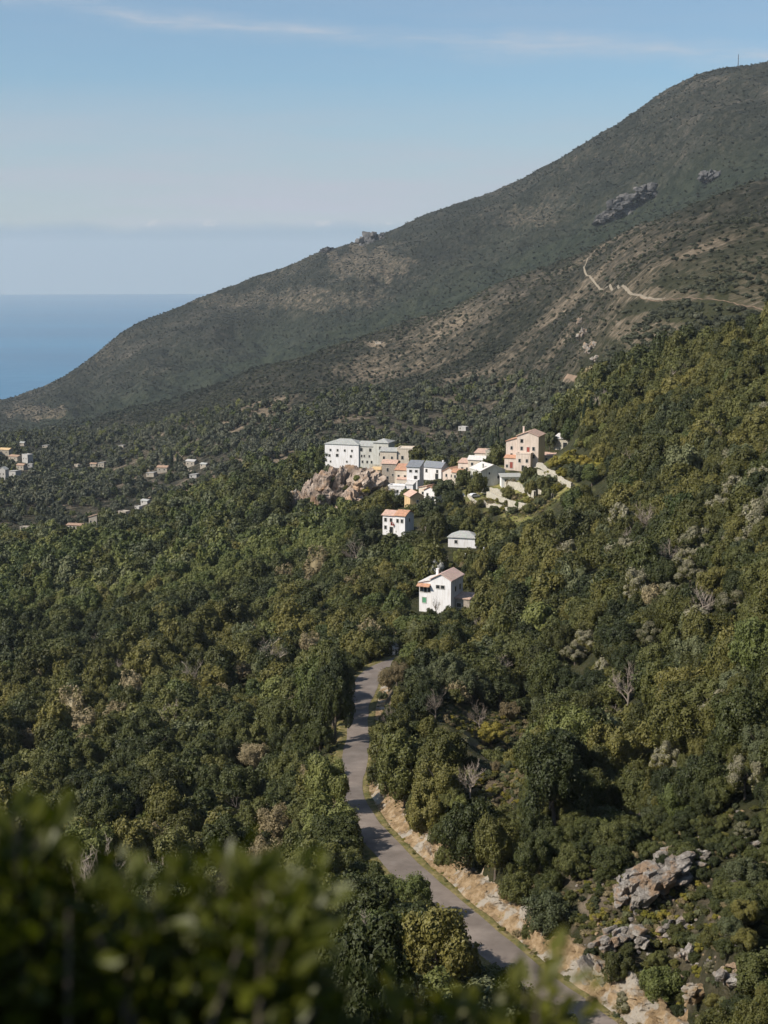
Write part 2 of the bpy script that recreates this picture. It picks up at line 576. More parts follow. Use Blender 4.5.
# flat shelves under the village buildings: (u, v, r, radius)
PADS = [(440, 610, 337, 13), (393, 534, 439, 8), (462, 546, 404, 7), (395, 471, 628, 13), (389, 489, 582, 6), (378, 489, 590, 5), (402, 490, 555, 6), (413, 489, 552, 6), (399, 496, 528, 5), (417, 508, 486, 6), (430, 502, 502, 6), (434, 479, 572, 8), (450, 480, 563, 6), (464, 480, 543, 7), (487, 487, 508, 9), (505, 486, 502, 6), (527, 468, 519, 13), (470, 499, 470, 7), (549, 463, 530, 5), (562, 449, 537, 6), (546, 437, 643, 6), (476, 474, 539, 6), (494, 466, 549, 7), (457, 484, 535, 5), (392, 479, 607, 5), (356, 465, 658, 17)]
for u, v, r, rad in PADS:
    p = P(u, v, r)
    d = np.hypot(X - p.x, Y - p.y)
    w = 1 - sstep(rad, rad * 1.5, d)
    Z = Z * (1 - w) + (p.z - CAMZ - 0.1) * w
Z = np.maximum(Z, -CAMZ - 7.5)
ZG = Z.reshape(RR.shape) + CAMZ
Z = Z + CAMZ


def H(x, y):
    x = np.atleast_1d(np.asarray(x, float))
    y = np.atleast_1d(np.asarray(y, float))
    return bil(ZG, azs, lrs, np.arctan2(x, y), np.log(np.hypot(x, y) + 1e-6))


def hit(u, v, r0=60.0, r1=4000.0):
    """where a picture direction first meets the ground"""
    t, a = tan_az(u, v)
    r = np.exp(np.linspace(math.log(r0), math.log(r1), 3000))
    z = CAMZ + r * t
    g = H(r * math.sin(a), r * math.cos(a))
    k = np.where(z <= g)[0]
    q = r[k[0]] if len(k) else r1
    return Vector((q * math.sin(a), q * math.cos(a), float(H(q * math.sin(a), q * math.cos(a))[0])))


# land cover painted as soil / grass / rock (real ground colour)
U_, V_, D_ = proj(X, Y, Z)
bare = np.zeros(len(X))
grass = np.zeros(len(X))


def patch(arr, u, v, ru, rv, r0, r1, val=1.0, seed=3):
    n = fbm(np.stack([U_ / 9.0, V_ / 9.0, np.zeros(len(U_))], 1), 3, seed) * 0.7
    d = np.sqrt(((U_ - u) / ru) ** 2 + ((V_ - v) / rv) ** 2) + n
    m = (rr > r0) & (rr < r1) & (D_ > 1)
    k = np.where(m, (1 - sstep(0.6, 1.1, d)) * val, 0)
    np.maximum(arr, k, out=arr)


for a in [(757, 290, 34, 40, 500, 1500, .5), (640, 330, 40, 20, 500, 1200, .6), (700, 270, 60, 18, 500, 1400, .35), (660, 295, 60, 10, 500, 1300, .55), (605, 320, 22, 45, 500, 1300, .4),
          (480, 300, 80, 12, 1200, 1700, .35), (520, 275, 40, 10, 1200, 1700, .4), (375, 343, 14, 5, 1200, 1800, .8), (35, 412, 34, 10, 1500, 3600, .5), (300, 300, 90, 14, 2000, 3600, .4),
          (370, 262, 60, 22, 2000, 3600, .45), (520, 215, 50, 14, 2000, 3400, .35), (640, 150, 70, 20, 2000, 3400, .25), (230, 300, 60, 8, 2000, 3600, .35),
          (578, 379, 16, 4, 500, 1300, 1.0), (120, 440, 80, 6, 900, 1700, .25), (148, 495, 8, 9, 700, 1500, .9), (40, 490, 40, 10, 700, 1500, .3),
          (497, 795, 22, 18, 90, 260, 1.0), (480, 735, 26, 22, 90, 300, .9), (640, 900, 90, 70, 80, 200, .6), (700, 980, 80, 50, 60, 160, .5), (372, 735, 10, 40, 180, 280, .5), (380, 690, 14, 26, 200, 300, .8)]:
    patch(bare, *a)
for a in [(518, 496, 56, 26, 400, 530, 1.0), (560, 466, 30, 10, 480, 620, 1.0), (560, 490, 30, 8, 420, 560, .6), (290, 524, 40, 5, 480, 680, .9), (395, 498, 14, 8, 480, 560, .6),
          (480, 725, 34, 26, 90, 300, .6), (385, 665, 14, 10, 220, 300, .8)]:
    patch(grass, *a)
grass = np.maximum(grass, np.where((RD < 4.2) & (RD > 1.6), 0.75 * (fbm(xy3(X, Y, 0.35), 3, 44) > -0.25), 0))

idx = np.arange(RR.size).reshape(RR.shape)
quads = np.stack([idx[:-1, :-1], idx[1:, :-1], idx[1:, 1:], idx[:-1, 1:]], -1).reshape(-1, 4)
vm = np.interp(U_, [0, 109, 219, 306, 384, 420, 500, 600, 768], [440, 415, 385, 360, 331, 314, 289, 238, 180])
vf = np.interp(U_, [0, 100, 200, 240, 320, 400, 440, 520, 600, 700, 768], [405, 350, 297, 285, 250, 232, 215, 178, 130, 76, 67])
fr_ = np.clip((vm - V_) / np.maximum(vm - vf, 8), 0, 1) + 0.25 * fbm(xy3(X, Y, 1 / 260.0), 4, 91)
green = np.where((rr > 1700) & (D_ > 1), 1 - sstep(0.1, 0.62, fr_), 0) * sstep(1700, 1900, rr)
bare = np.maximum(bare, np.where((rr > 700) & (rr < 1750), 0.55 + 0.5 * fbm(xy3(X, Y, 1 / 60.0), 4, 93), 0) * (1 - sstep(330, 480, U_)) * sstep(700, 850, rr) * (1 - sstep(1250, 1550, rr)))
bare = np.maximum(bare, np.where((rr > 560) & (rr < 1650) & (U_ > 330), 0.34 + 0.55 * fbm(xy3(X, Y, 1 / 70.0), 4, 95), 0) * sstep(560, 800, rr))
bare = np.maximum(bare, np.where((rr > 1900), 0.08 + 0.55 * fbm(xy3(X, Y * 0.5, 1 / 150.0), 4, 97), 0) * (1 - green))
bare = np.clip(bare, 0, 1)
me = mesh_np('terrain', np.stack([X, Y, Z], 1), quads[:, ::-1], True)
for nm, arr in (('bare', bare), ('grass', grass), ('heath', sstep(600, 1100, rr)), ('green', green)):
    at = me.attributes.new(nm, 'FLOAT', 'POINT')
    at.data.foreach_set('value', arr.astype(np.float32))

m, nt, b = new_mat('hillside', 0.97, 0.08)
pv = pos(nt)


def attr(nt, nm):
    n = nt.nodes.new('ShaderNodeAttribute')
    n.attribute_name = nm
    return n.outputs['Fac']


n1 = noise_tex(nt, pv, 0.5, 6, 0.65)
g1 = ramp(nt, [(0.3, (0.030, 0.036, 0.016)), (0.55, (0.055, 0.055, 0.026)), (0.75, (0.10, 0.085, 0.05))])
nt.links.new(n1.outputs[0], g1.inputs[0])
# mountain heath: dark shrubs over brown grey stony soil
n2 = noise_tex(nt, pv, 0.055, 9, 0.72)
g2 = ramp(nt, [(0.40, (0.012, 0.014, 0.010)), (0.48, (0.023, 0.025, 0.018)), (0.55, (0.044, 0.041, 0.031)), (0.65, (0.115, 0.097, 0.079))])
n2b = noise_tex(nt, pv, 0.006, 4, 0.6)
nt.links.new(math_n(nt, 'ADD', math_n(nt, 'MULTIPLY', n2.outputs[0], 0.58), math_n(nt, 'MULTIPLY', n2b.outputs[0], 0.40)), g2.inputs[0])
vs_ = N(nt, 'ShaderNodeTexVoronoi', Scale=0.17)
nt.links.new(pv, vs_.inputs['Vector'])
sp_ = ramp(nt, [(0.30, (0.42, 0.46, 0.42)), (0.62, (1.15, 1.13, 1.1))])
nt.links.new(vs_.outputs['Distance'], sp_.inputs[0])
sepc = nt.nodes.new('ShaderNodeSeparateColor')
nt.links.new(vs_.outputs['Color'], sepc.inputs[0])
g2c = mix_rgb(nt, g2.outputs[0], mix_rgb(nt, g2.outputs[0], sp_.outputs[0], 1.0, 'MULTIPLY'), math_n(nt, 'MINIMUM', math_n(nt, 'MULTIPLY', sepc.outputs[0], 1.6), 1.0))
base = mix_rgb(nt, g1.outputs[0], g2c, attr(nt, 'heath'))
ngn = ramp(nt, [(0.42, (0.013, 0.018, 0.012)), (0.58, (0.032, 0.038, 0.024))])
nt.links.new(n2.outputs[0], ngn.inputs[0])
base = mix_rgb(nt, base, ngn.outputs[0], attr(nt, 'green'))
nb = noise_tex(nt, pv, 0.11, 9, 0.75)
soil = ramp(nt, [(0.3, (0.07, 0.058, 0.04)), (0.5, (0.16, 0.125, 0.088)), (0.7, (0.30, 0.24, 0.175))])
nt.links.new(nb.outputs[0], soil.inputs[0])
nbm = ramp(nt, [(0.40, (0, 0, 0)), (0.58, (1, 1, 1))])
nt.links.new(math_n(nt, 'ADD', math_n(nt, 'MULTIPLY', nb.outputs[0], 0.6), math_n(nt, 'MULTIPLY', attr(nt, 'bare'), 0.38)), nbm.inputs[0])
base = mix_rgb(nt, base, soil.outputs[0], math_n(nt, 'MULTIPLY', nbm.outputs[0], math_n(nt, 'MINIMUM', math_n(nt, 'MULTIPLY', attr(nt, 'bare'), 1.5), 1.0)))
ng = noise_tex(nt, pv, 0.3, 5, 0.6)
gr = ramp(nt, [(0.3, (0.13, 0.15, 0.04)), (0.5, (0.23, 0.22, 0.07)), (0.72, (0.38, 0.30, 0.15))])
nt.links.new(ng.outputs[0], gr.inputs[0])
base = mix_rgb(nt, base, gr.outputs[0], attr(nt, 'grass'))
nt.links.new(base, b.inputs['Base Color'])
n3 = noise_tex(nt, pv, 0.12, 9, 0.75)
bump(nt, b, n3.outputs[0], 0.9, 5.0)
tag(link('terrain', me, m), 'wooded hillside, valley and scrubby mountain slopes', 'terrain', kind='structure')

# ------------------------------------------------------------------ sea
th = np.linspace(0, 2 * math.pi, 128, endpoint=False)
m, nt, b = new_mat('sea_water', 0.28, 0.5)
b.inputs['Base Color'].default_value = (0.006, 0.105, 0.21, 1)
ns = noise_tex(nt, pos(nt), 0.012, 6, 0.6)
bump(nt, b, ns.outputs[0], 0.35, 12.0)
mp = N(nt, 'ShaderNodeMapping')
mp.inputs['Scale'].default_value = (0.00035, 0.0011, 1)
nt.links.new(pos(nt), mp.inputs['Vector'])
nw_ = noise_tex(nt, mp.outputs[0], 1.0, 6, 0.6)
rw = ramp(nt, [(0.35, (0.005, 0.085, 0.18)), (0.65, (0.010, 0.125, 0.235))])
nt.links.new(nw_.outputs[0], rw.inputs[0])
nt.links.new(rw.outputs[0], b.inputs['Base Color'])
me = mesh_np('sea', np.stack([22000 * np.cos(th), 22000 * np.sin(th), np.zeros(128)], 1), np.arange(128)[None])
tag(link('sea', me, m), 'calm blue sea reaching the horizon', 'sea', kind='structure')

# ------------------------------------------------------------------ road, verge and cutting
nR = len(ROAD)


def strip(offs, dz):
    offs = np.asarray(offs, float)
    V = np.zeros((nR, len(offs), 3))
    for k, o in enumerate(offs):
        oo = o if np.ndim(o) else np.full(nR, o)
        V[:, k, 0] = ROAD[:, 0] + RNORM[:, 0] * oo
        V[:, k, 1] = ROAD[:, 1] + RNORM[:, 1] * oo
        V[:, k, 2] = ROAD[:, 2] + CAMZ + dz[k]
    return V


def grid_mesh(name, V, smooth=True):
    a, b_ = V.shape[:2]
    i = np.arange(a * b_).reshape(a, b_)
    q = np.stack([i[:-1, :-1], i[1:, :-1], i[1:, 1:], i[:-1, 1:]], -1).reshape(-1, 4)
    return mesh_np(name, V.reshape(-1, 3), q, smooth)


edge = fbm(np.stack([np.arange(nR) * 0.11, np.zeros(nR), np.zeros(nR)], 1), 3, 2) * 0.3
edge2 = fbm(np.stack([np.arange(nR) * 0.13, np.zeros(nR), np.zeros(nR)], 1), 3, 8) * 0.3
vc = ROAD[:, 1]
bulge = np.exp(-((np.hypot(ROAD[:, 0], ROAD[:, 1]) - 243) / 9) ** 2) * 0.9
V = np.zeros((nR, 7, 3))
for k, f_ in enumerate(np.linspace(-1, 1, 7)):
    half = 1.92 + bulge * 0.5 - 0.22 * sstep(185, 215, np.hypot(ROAD[:, 0], ROAD[:, 1]))
    o = f_ * half + (edge2 if f_ > 0.9 else 0) + (edge if f_ < -0.9 else 0)
    V[:, k, 0] = ROAD[:, 0] + RNORM[:, 0] * o
    V[:, k, 1] = ROAD[:, 1] + RNORM[:, 1] * o
    V[:, k, 2] = ROAD[:, 2] + CAMZ + 0.05 - 0.05 * f_ * f_
m, nt, b = new_mat('asphalt', 0.9, 0.25)
pv = pos(nt)
n1 = noise_tex(nt, pv, 0.35, 7, 0.65)
rp = ramp(nt, [(0.3, (0.135, 0.110, 0.094)), (0.5, (0.175, 0.145, 0.125)), (0.72, (0.23, 0.195, 0.17))])
nt.links.new(n1.outputs[0], rp.inputs[0])
nl = noise_tex(nt, pv, 0.07, 3)
cr2 = ramp(nt, [(0.42, (0.80, 0.80, 0.80)), (0.6, (1.08, 1.06, 1.04))])
nt.links.new(nl.outputs[0], cr2.inputs[0])
nt.links.new(mix_rgb(nt, rp.outputs[0], cr2.outputs[0], 1.0, 'MULTIPLY'), b.inputs['Base Color'])
n2 = noise_tex(nt, pv, 6, 4)
bump(nt, b, n2.outputs[0], 0.4, 0.02)
tag(link('road', grid_mesh('road', V), m), 'narrow grey asphalt road winding up through the trees', 'road', kind='structure')

m, nt, b = new_mat('dry_grass', 0.95, 0.1)
ng = noise_tex(nt, pos(nt), 0.9, 6, 0.65)
gr = ramp(nt, [(0.3, (0.06, 0.07, 0.022)), (0.5, (0.135, 0.115, 0.045)), (0.72, (0.25, 0.19, 0.10))])
nt.links.new(ng.outputs[0], gr.inputs[0])
nt.links.new(gr.outputs[0], b.inputs['Base Color'])
bump(nt, b, ng.outputs[0], 1.0, 0.25)
for sgn in (1, -1):
    V = np.zeros((nR, 6, 3))
    for k, o in enumerate([1.4, 1.85, 2.15, 2.45, 2.8, 3.3]):
        oo = sgn * (o + bulge * 0.8)
        jit = fbm(np.stack([np.arange(nR) * 0.3, np.full(nR, k * 3.1), np.full(nR, sgn)], 1), 3, 12)
        V[:, k, 0] = ROAD[:, 0] + RNORM[:, 0] * oo
        V[:, k, 1] = ROAD[:, 1] + RNORM[:, 1] * oo
        V[:, k, 2] = ROAD[:, 2] + CAMZ - 0.03 + (0.12 * jit + 0.06) * (k > 1) - (0.3 if k == 5 else 0)
    tag(link('grass_verge', grid_mesh('grass_verge', V if sgn > 0 else V[:, ::-1]), m), 'yellowish grass verge beside the asphalt', 'verge', kind='structure')

# rocky cutting on the uphill side
hb = np.interp(np.hypot(ROAD[:, 0], ROAD[:, 1]), [90, 100, 112, 125, 140, 152, 168, 180, 192, 203, 225, 240, 255, 270], [4.0, 3.8, 3.2, 2.6, 2.5, 2.8, 2.9, 2.4, 1.5, 0.4, 0.3, 0.8, 0.7, 0.4])
sub = 3
s_i = np.linspace(0, nR - 1, nR * sub)
rx = np.stack([np.interp(s_i, np.arange(nR), ROAD[:, k]) for k in range(3)], 1)
rn = np.stack([np.interp(s_i, np.arange(nR), RNORM[:, k]) for k in range(2)], 1)
hbi = np.interp(s_i, np.arange(nR), hb) * (0.72 + 0.35 * fbm(np.stack([s_i * 0.09, np.zeros(len(s_i)), np.zeros(len(s_i))], 1), 3, 51))
gx_, gy_ = rx[:, 0] + rn[:, 0] * 6.6, rx[:, 1] + rn[:, 1] * 6.6
hbi = np.clip(np.minimum(hbi, H(gx_, gy_) - (rx[:, 2] + CAMZ) + 0.3), 0.2, 6)
prof_o = np.r_[np.linspace(2.6, 3.0, 4), np.linspace(3.05, 4.3, 14), np.linspace(4.5, 8.6, 12)]
prof_h = np.r_[np.linspace(0, 0.12, 4), np.linspace(0.14, 1.0, 14), np.full(12, 1.0)]
V = np.zeros((len(s_i), len(prof_o), 3))
for k, (o, h) in enumerate(zip(prof_o, prof_h)):
    V[:, k, 0] = rx[:, 0] + rn[:, 0] * o
    V[:, k, 1] = rx[:, 1] + rn[:, 1] * o
    V[:, k, 2] = rx[:, 2] + CAMZ - 0.03 + hbi * h
top = V[:, -1]
hz = H(top[:, 0], top[:, 1])
for k in range(18, len(prof_o)):
    f_ = (prof_o[k] - 4.5) / 4.1
    w_ = float(sstep(0.0, 0.45, f_))
    V[:, k, 2] = V[:, 17, 2] * (1 - w_) + (H(V[:, k, 0], V[:, k, 1]) + 0.25 - 1.2 * f_) * w_
pts = V.reshape(-1, 3)
wv = np.tile(np.r_[np.zeros(2), 0.1, 0.25, np.linspace(0.5, 1, 8), np.ones(18)], len(s_i)) * np.repeat(np.clip(hbi / 2.0, 0.15, 1.3), len(prof_o))
d1 = fbm(pts * np.array([0.45, 0.45, 0.6]), 4, 61) * 1.2
d2 = np.abs(fbm(pts * 1.3, 3, 66)) * 1.1 + np.abs(fbm(pts * 3.1, 2, 68)) * 0.5
dd = (d1 - d2) * wv
nn = np.repeat(rn, len(prof_o), 0)
pts[:, 0] -= nn[:, 0] * dd
pts[:, 1] -= nn[:, 1] * dd
pts[:, 2] += fbm(pts * 0.9, 3, 70) * 0.35 * wv
tag(link('rocky_roadside_bank', grid_mesh('rocky_roadside_bank', pts.reshape(V.shape), False), M['rock_bank']), 'orange and pale rock cutting along the uphill side of the road', 'rock bank', kind='structure')


TRACKS = []


def path_strip(name, pts_px, w, mat, label, r0=60, lift=0.25):
    """a track lying on the ground"""
    pl = np.array([list(hit(u, v, r0)) for u, v in pts_px])
    pl = resample(catmull(pl, 10), 1.5)
    TRACKS.append(pl[::2, :2])
    t = np.gradient(pl[:, :2], axis=0)
    t /= np.linalg.norm(t, axis=1)[:, None] + 1e-9
    n = np.stack([t[:, 1], -t[:, 0]], 1)
    wob = 1 + 0.35 * fbm(np.stack([np.arange(len(pl)) * 0.2, np.zeros(len(pl)), np.zeros(len(pl))], 1), 3, 5)
    V = np.zeros((len(pl), 5, 3))
    for k, o in enumerate(np.linspace(-0.5, 0.5, 5)):
        V[:, k, :2] = pl[:, :2] + n * (o * w * wob)[:, None]
        V[:, k, 2] = H(V[:, k, 0], V[:, k, 1]) + lift
    tag(link(name, grid_mesh(name, V), mat), label, 'path', kind='structure')


M['track'] = solid('pale_track', (0.21, 0.175, 0.13), var=0.3, scale=0.15, bumpd=0)
M['track2'] = solid('red_track', (0.20, 0.14, 0.095), var=0.3, scale=0.15, bumpd=0)
path_strip('mountain_track', [(599, 247), (588, 258), (584, 268), (590, 277), (597, 286), (612, 290), (632, 295), (665, 299)], 1.25, M['track'], 'pale footpath climbing the scrubby slope', 500)
path_strip('mountain_track', [(640, 297), (690, 298), (730, 303), (768, 312)], 0.45, M['track2'], 'thin track crossing the upper slope', 500)
path_strip('earth_track', [(566, 376), (576, 379), (590, 381)], 2.0, M['track2'], 'bare orange earth track above the trees', 500)

# ------------------------------------------------------------------ crowns
def leaves(c, n, size, rng, flat=0.55, elong=1.5):
    """rhombic leaf clumps at centres c with preferred normals n"""
    k = len(c)
    nr = n * flat + rng.normal(size=(k, 3)) * (1 - flat)
    nr /= np.linalg.norm(nr, axis=1)[:, None] + 1e-9
    t = np.cross(nr, rng.normal(size=(k, 3)))
    t /= np.linalg.norm(t, axis=1)[:, None] + 1e-9
    s = np.cross(nr, t)
    a = (size * rng.uniform(0.6, 1.35, k))[:, None]
    fold = nr * a * rng.uniform(-0.25, 0.25, k)[:, None]
    v = np.stack([c - t * a * 0.5 * elong, c + s * a * 0.5 + fold, c + t * a * 0.5 * elong, c - s * a * 0.5 + fold], 1).reshape(-1, 3)
    q = np.arange(4 * k).reshape(k, 4)
    return v, q


def ico(sub):
    import bmesh
    bm = bmesh.new()
    bmesh.ops.create_icosphere(bm, subdivisions=sub, radius=1)
    v = np.array([x.co[:] for x in bm.verts])
    f = np.array([[q.index for q in x.verts] for x in bm.faces])
    bm.free()
    return v, f


ICO1, ICO2, ICO3, ICO5 = ico(1), ico(2), ico(3), ico(5)


def crown(seed, n, leaf, lobes=26, kind='oak', core=True):
    """unit crown: radius about 0.5, from z 0.1 to 1; returns verts, quads, tris, top weight"""
    rng = np.random.default_rng(seed)
    L, LRd = [], []
    while len(L) < lobes:
        d = rng.normal(size=3)
        d /= np.linalg.norm(d)
        if d[2] < -0.55:
            continue
        q = rng.uniform(0.55, 1.0)
        rad = rng.uniform(0.06, 0.175) if kind != 'olive' else rng.uniform(0.06, 0.16)
        ex = (0.40, 0.40, 0.40)
        c = d * np.array(ex) * q
        if kind == 'spire':
            hgt = rng.uniform(0, 1)
            a = rng.uniform(0, 6.28)
            w = 0.42 * (1 - hgt ** 1.6) * rng.uniform(0.4, 1)
            c = np.array([w * math.cos(a), w * math.sin(a), hgt * 0.9 - 0.43])
            rad = rng.uniform(0.10, 0.15)
        L.append(c)
        LRd.append(rad)
    L = np.array(L)
    LRd = np.array(LRd)
    which = rng.choice(len(L), n, p=LRd ** 2 / (LRd ** 2).sum())
    d = rng.normal(size=(n, 3))
    d /= np.linalg.norm(d, axis=1)[:, None]
    out = L[which] / (np.linalg.norm(L[which], axis=1)[:, None] + 1e-6)
    d = d + out * 0.55 + np.array([0, 0, 0.15])
    d /= np.linalg.norm(d, axis=1)[:, None]
    sh = rng.uniform(0.72, 1.08, n) ** 0.6
    str_ = np.array([1, 1, 1.25])
    stray = 1 + (rng.uniform(0, 1, n) < 0.12) * rng.uniform(0, 0.45, n)
    c = L[which] + d * (LRd[which] * sh * stray)[:, None] * str_
    squash = 1 + 0.16 * vnoise(c * 4 + seed, 3) + 0.10 * vnoise(c * 11 + seed, 5)
    c = c * squash[:, None]
    v, q = leaves(c, d, leaf, rng, 0.72)
    v[:, 2] += 0.5
    tri = np.zeros((0, 3), int)
    if core:
        cv, cf = ICO2
        parts, faces, off = [], [], len(v)
        k = 1 + 0.25 * fbm(cv * 2.2 + seed, 2, 4)
        sc_ = np.array([0.25, 0.25, 0.27]) if kind != 'spire' else np.array([0.12, 0.12, 0.36])
        cc = cv * k[:, None] * sc_ + np.array([0, 0, 0.48 if kind != 'spire' else 0.42])
        v = np.vstack([v, cc])
        tri = cf + off
    w = c[:, 2]
    return v, q, tri, d


def crown_mesh(name, seed, n, leaf, mat, kind='oak', lobes=26, tip=None, tipfrac=0.5):
    v, q, tri, d = crown(seed, n, leaf, lobes, kind, n < 8000)
    me = mesh_np(name, v, [q, tri])
    me.materials.append(mat)
    if tip is not None:
        me.materials.append(tip)
        rng = np.random.default_rng(seed + 5)
        mi = np.zeros(len(q) + len(tri), np.int32)
        up = d[:, 2] + rng.normal(size=len(q)) * 0.35
        mi[:len(q)] = up > np.quantile(up, 1 - tipfrac)
        me.polygons.foreach_set('material_index', mi)
    return me


def trunk_mesh(name, seed, limbs=5, height=0.62, rad=0.03, twigs=0):
    rng = random.Random(seed)
    mb = MB()
    p = [Vector((0, 0, -0.12)), Vector((rng.uniform(-.02, .02), rng.uniform(-.02, .02), 0.15)), Vector((rng.uniform(-.05, .05), rng.uniform(-.05, .05), 0.35)), Vector((rng.uniform(-.06, .06), rng.uniform(-.06, .06), height))]
    mb.tube(p, [rad * 1.3, rad, rad * 0.75, rad * 0.35])

    def limb(a, d, ln, r, lev):
        q = [a]
        for k in range(3):
            d = (d + Vector((rng.gauss(0, .25), rng.gauss(0, .25), rng.gauss(0.1, .15)))).normalized()
            q.append(q[-1] + d * ln / 3)
        mb.tube(q, [r, r * .75, r * .5, r * .22], 5 if lev == 0 else 3)
        if lev < twigs:
            for k in range(7 if lev == 0 else 6):
                j = rng.choice((1, 2, 2, 3))
                dd = (d + Vector((rng.gauss(0, .7), rng.gauss(0, .7), rng.gauss(.2, .4)))).normalized()
                limb(q[j], dd, ln * rng.uniform(.4, .65), r * .45, lev + 1)
    for k in range(limbs):
        a = 2 * math.pi * (k + rng.uniform(-.3, .3)) / limbs
        s = p[2].lerp(p[3], rng.uniform(-0.5, 0.9))
        limb(s, Vector((math.cos(a), math.sin(a), rng.uniform(.4, 1.1))).normalized(), rng.uniform(.28, .42), rad * .5, 0)
    return mb.mesh(name)


# kinds: name -> (crown meshes by level of detail, trunk mesh, words)
LOD0, LOD1, LOD2, LOD3 = (15000, 0.027), (5200, 0.045), (1500, 0.083), (320, 0.18)
KINDS = {}
kd = [('dark', 'oak_dark', 'oak', 4), ('olive', 'oak_olive', 'oak', 4), ('grey', 'olive_grey', 'olive', 2), ('green', 'pine', 'oak', 3)]
sd = 100
for key, mat, shape, nv in kd:
    KINDS[key] = {}
    for lod, (n, lf) in enumerate((LOD0, LOD1, LOD2, LOD3)):
        ms = []
        for k in range(nv if lod < 2 else 2):
            sd += 1
            ms.append(crown_mesh('foliage', sd, n, lf, M[mat], shape, 40 + 12 * (k % 3)))
        KINDS[key][lod] = ms
KINDS['heath'] = {lod: [crown_mesh('foliage', 300 + lod * 2 + k, n, lf, M['oak_olive'], 'olive', 26, M['heath_tip'], 0.5) for k in range(2)] for lod, (n, lf) in enumerate((LOD0, LOD1, LOD2, LOD3))}
KINDS['dry'] = {lod: [crown_mesh('foliage', 330 + lod, max(200, int(n * .42)), lf * .9, M['dry'], 'olive', 44)] for lod, (n, lf) in enumerate((LOD0, LOD1, LOD2, LOD3))}
KINDS['yellow'] = {lod: [crown_mesh('foliage', 340 + lod, n, lf, M['yellow'], 'olive', 22)] for lod, (n, lf) in enumerate((LOD0, LOD1, LOD2, LOD3))}
KINDS['scrub'] = {lod: [crown_mesh('foliage', 350 + lod * 2 + k, n, lf, M['scrub'], 'oak', 14) for k in range(2)] for lod, (n, lf) in enumerate((LOD1, LOD1, LOD2, LOD3))}
KINDS['maquis'] = {lod: [crown_mesh('foliage', 360 + lod * 2 + k, n, lf, M['maquis'], 'oak', 12) for k in range(2)] for lod, (n, lf) in enumerate((LOD2, LOD2, LOD2, (90, 0.34)))}
KINDS['spire'] = {lod: [crown_mesh('foliage', 370 + lod, n, lf * .8, M['cypress'], 'spire', 30)] for lod, (n, lf) in enumerate((LOD0, LOD1, LOD2, LOD3))}
bare_tw = []
for k in range(2):
    me = trunk_mesh('branches', 400 + k, 11, 0.6, 0.03, 2)
    me.materials.append(M['twig'])
    bare_tw.append(me)
KINDS['bare'] = {lod: bare_tw for lod in range(4)}
TRUNKS = []
for k in range(3):
    me = trunk_mesh('trunk', 500 + k)
    me.materials.append(M['bark'])
    TRUNKS.append(me)

# ------------------------------------------------------------------ where trees may not stand
# picture windows that stay open to the camera (u0, v0, u1, v1, range)
OPEN = [(415, 566, 452, 609, 333), (452, 583, 476, 602, 336), (379, 506, 408, 532, 436), (447, 533, 478, 547, 402), (323, 434, 410, 466, 640), (328, 466, 372, 500, 590), (378, 462, 398, 492, 575), (398, 480, 440, 510, 478),
        (384, 460, 456, 482, 560), (386, 482, 437, 508, 486), (457, 456, 520, 486, 506), (503, 425, 545, 468, 516), (480, 484, 562, 517, 440), (540, 452, 560, 466, 520), (462, 492, 500, 502, 470), (538, 425, 575, 450, 560), (466, 448, 503, 472, 525),
        (382, 644, 400, 659, math.hypot(*hit(390, 656, 200).xy) - 0.8), (548, 450, 606, 484, 425), (612, 850, 704, 926, 116), (590, 935, 640, 985, 108), (488, 788, 512, 806, 155), (430, 552, 444, 568, 345)]
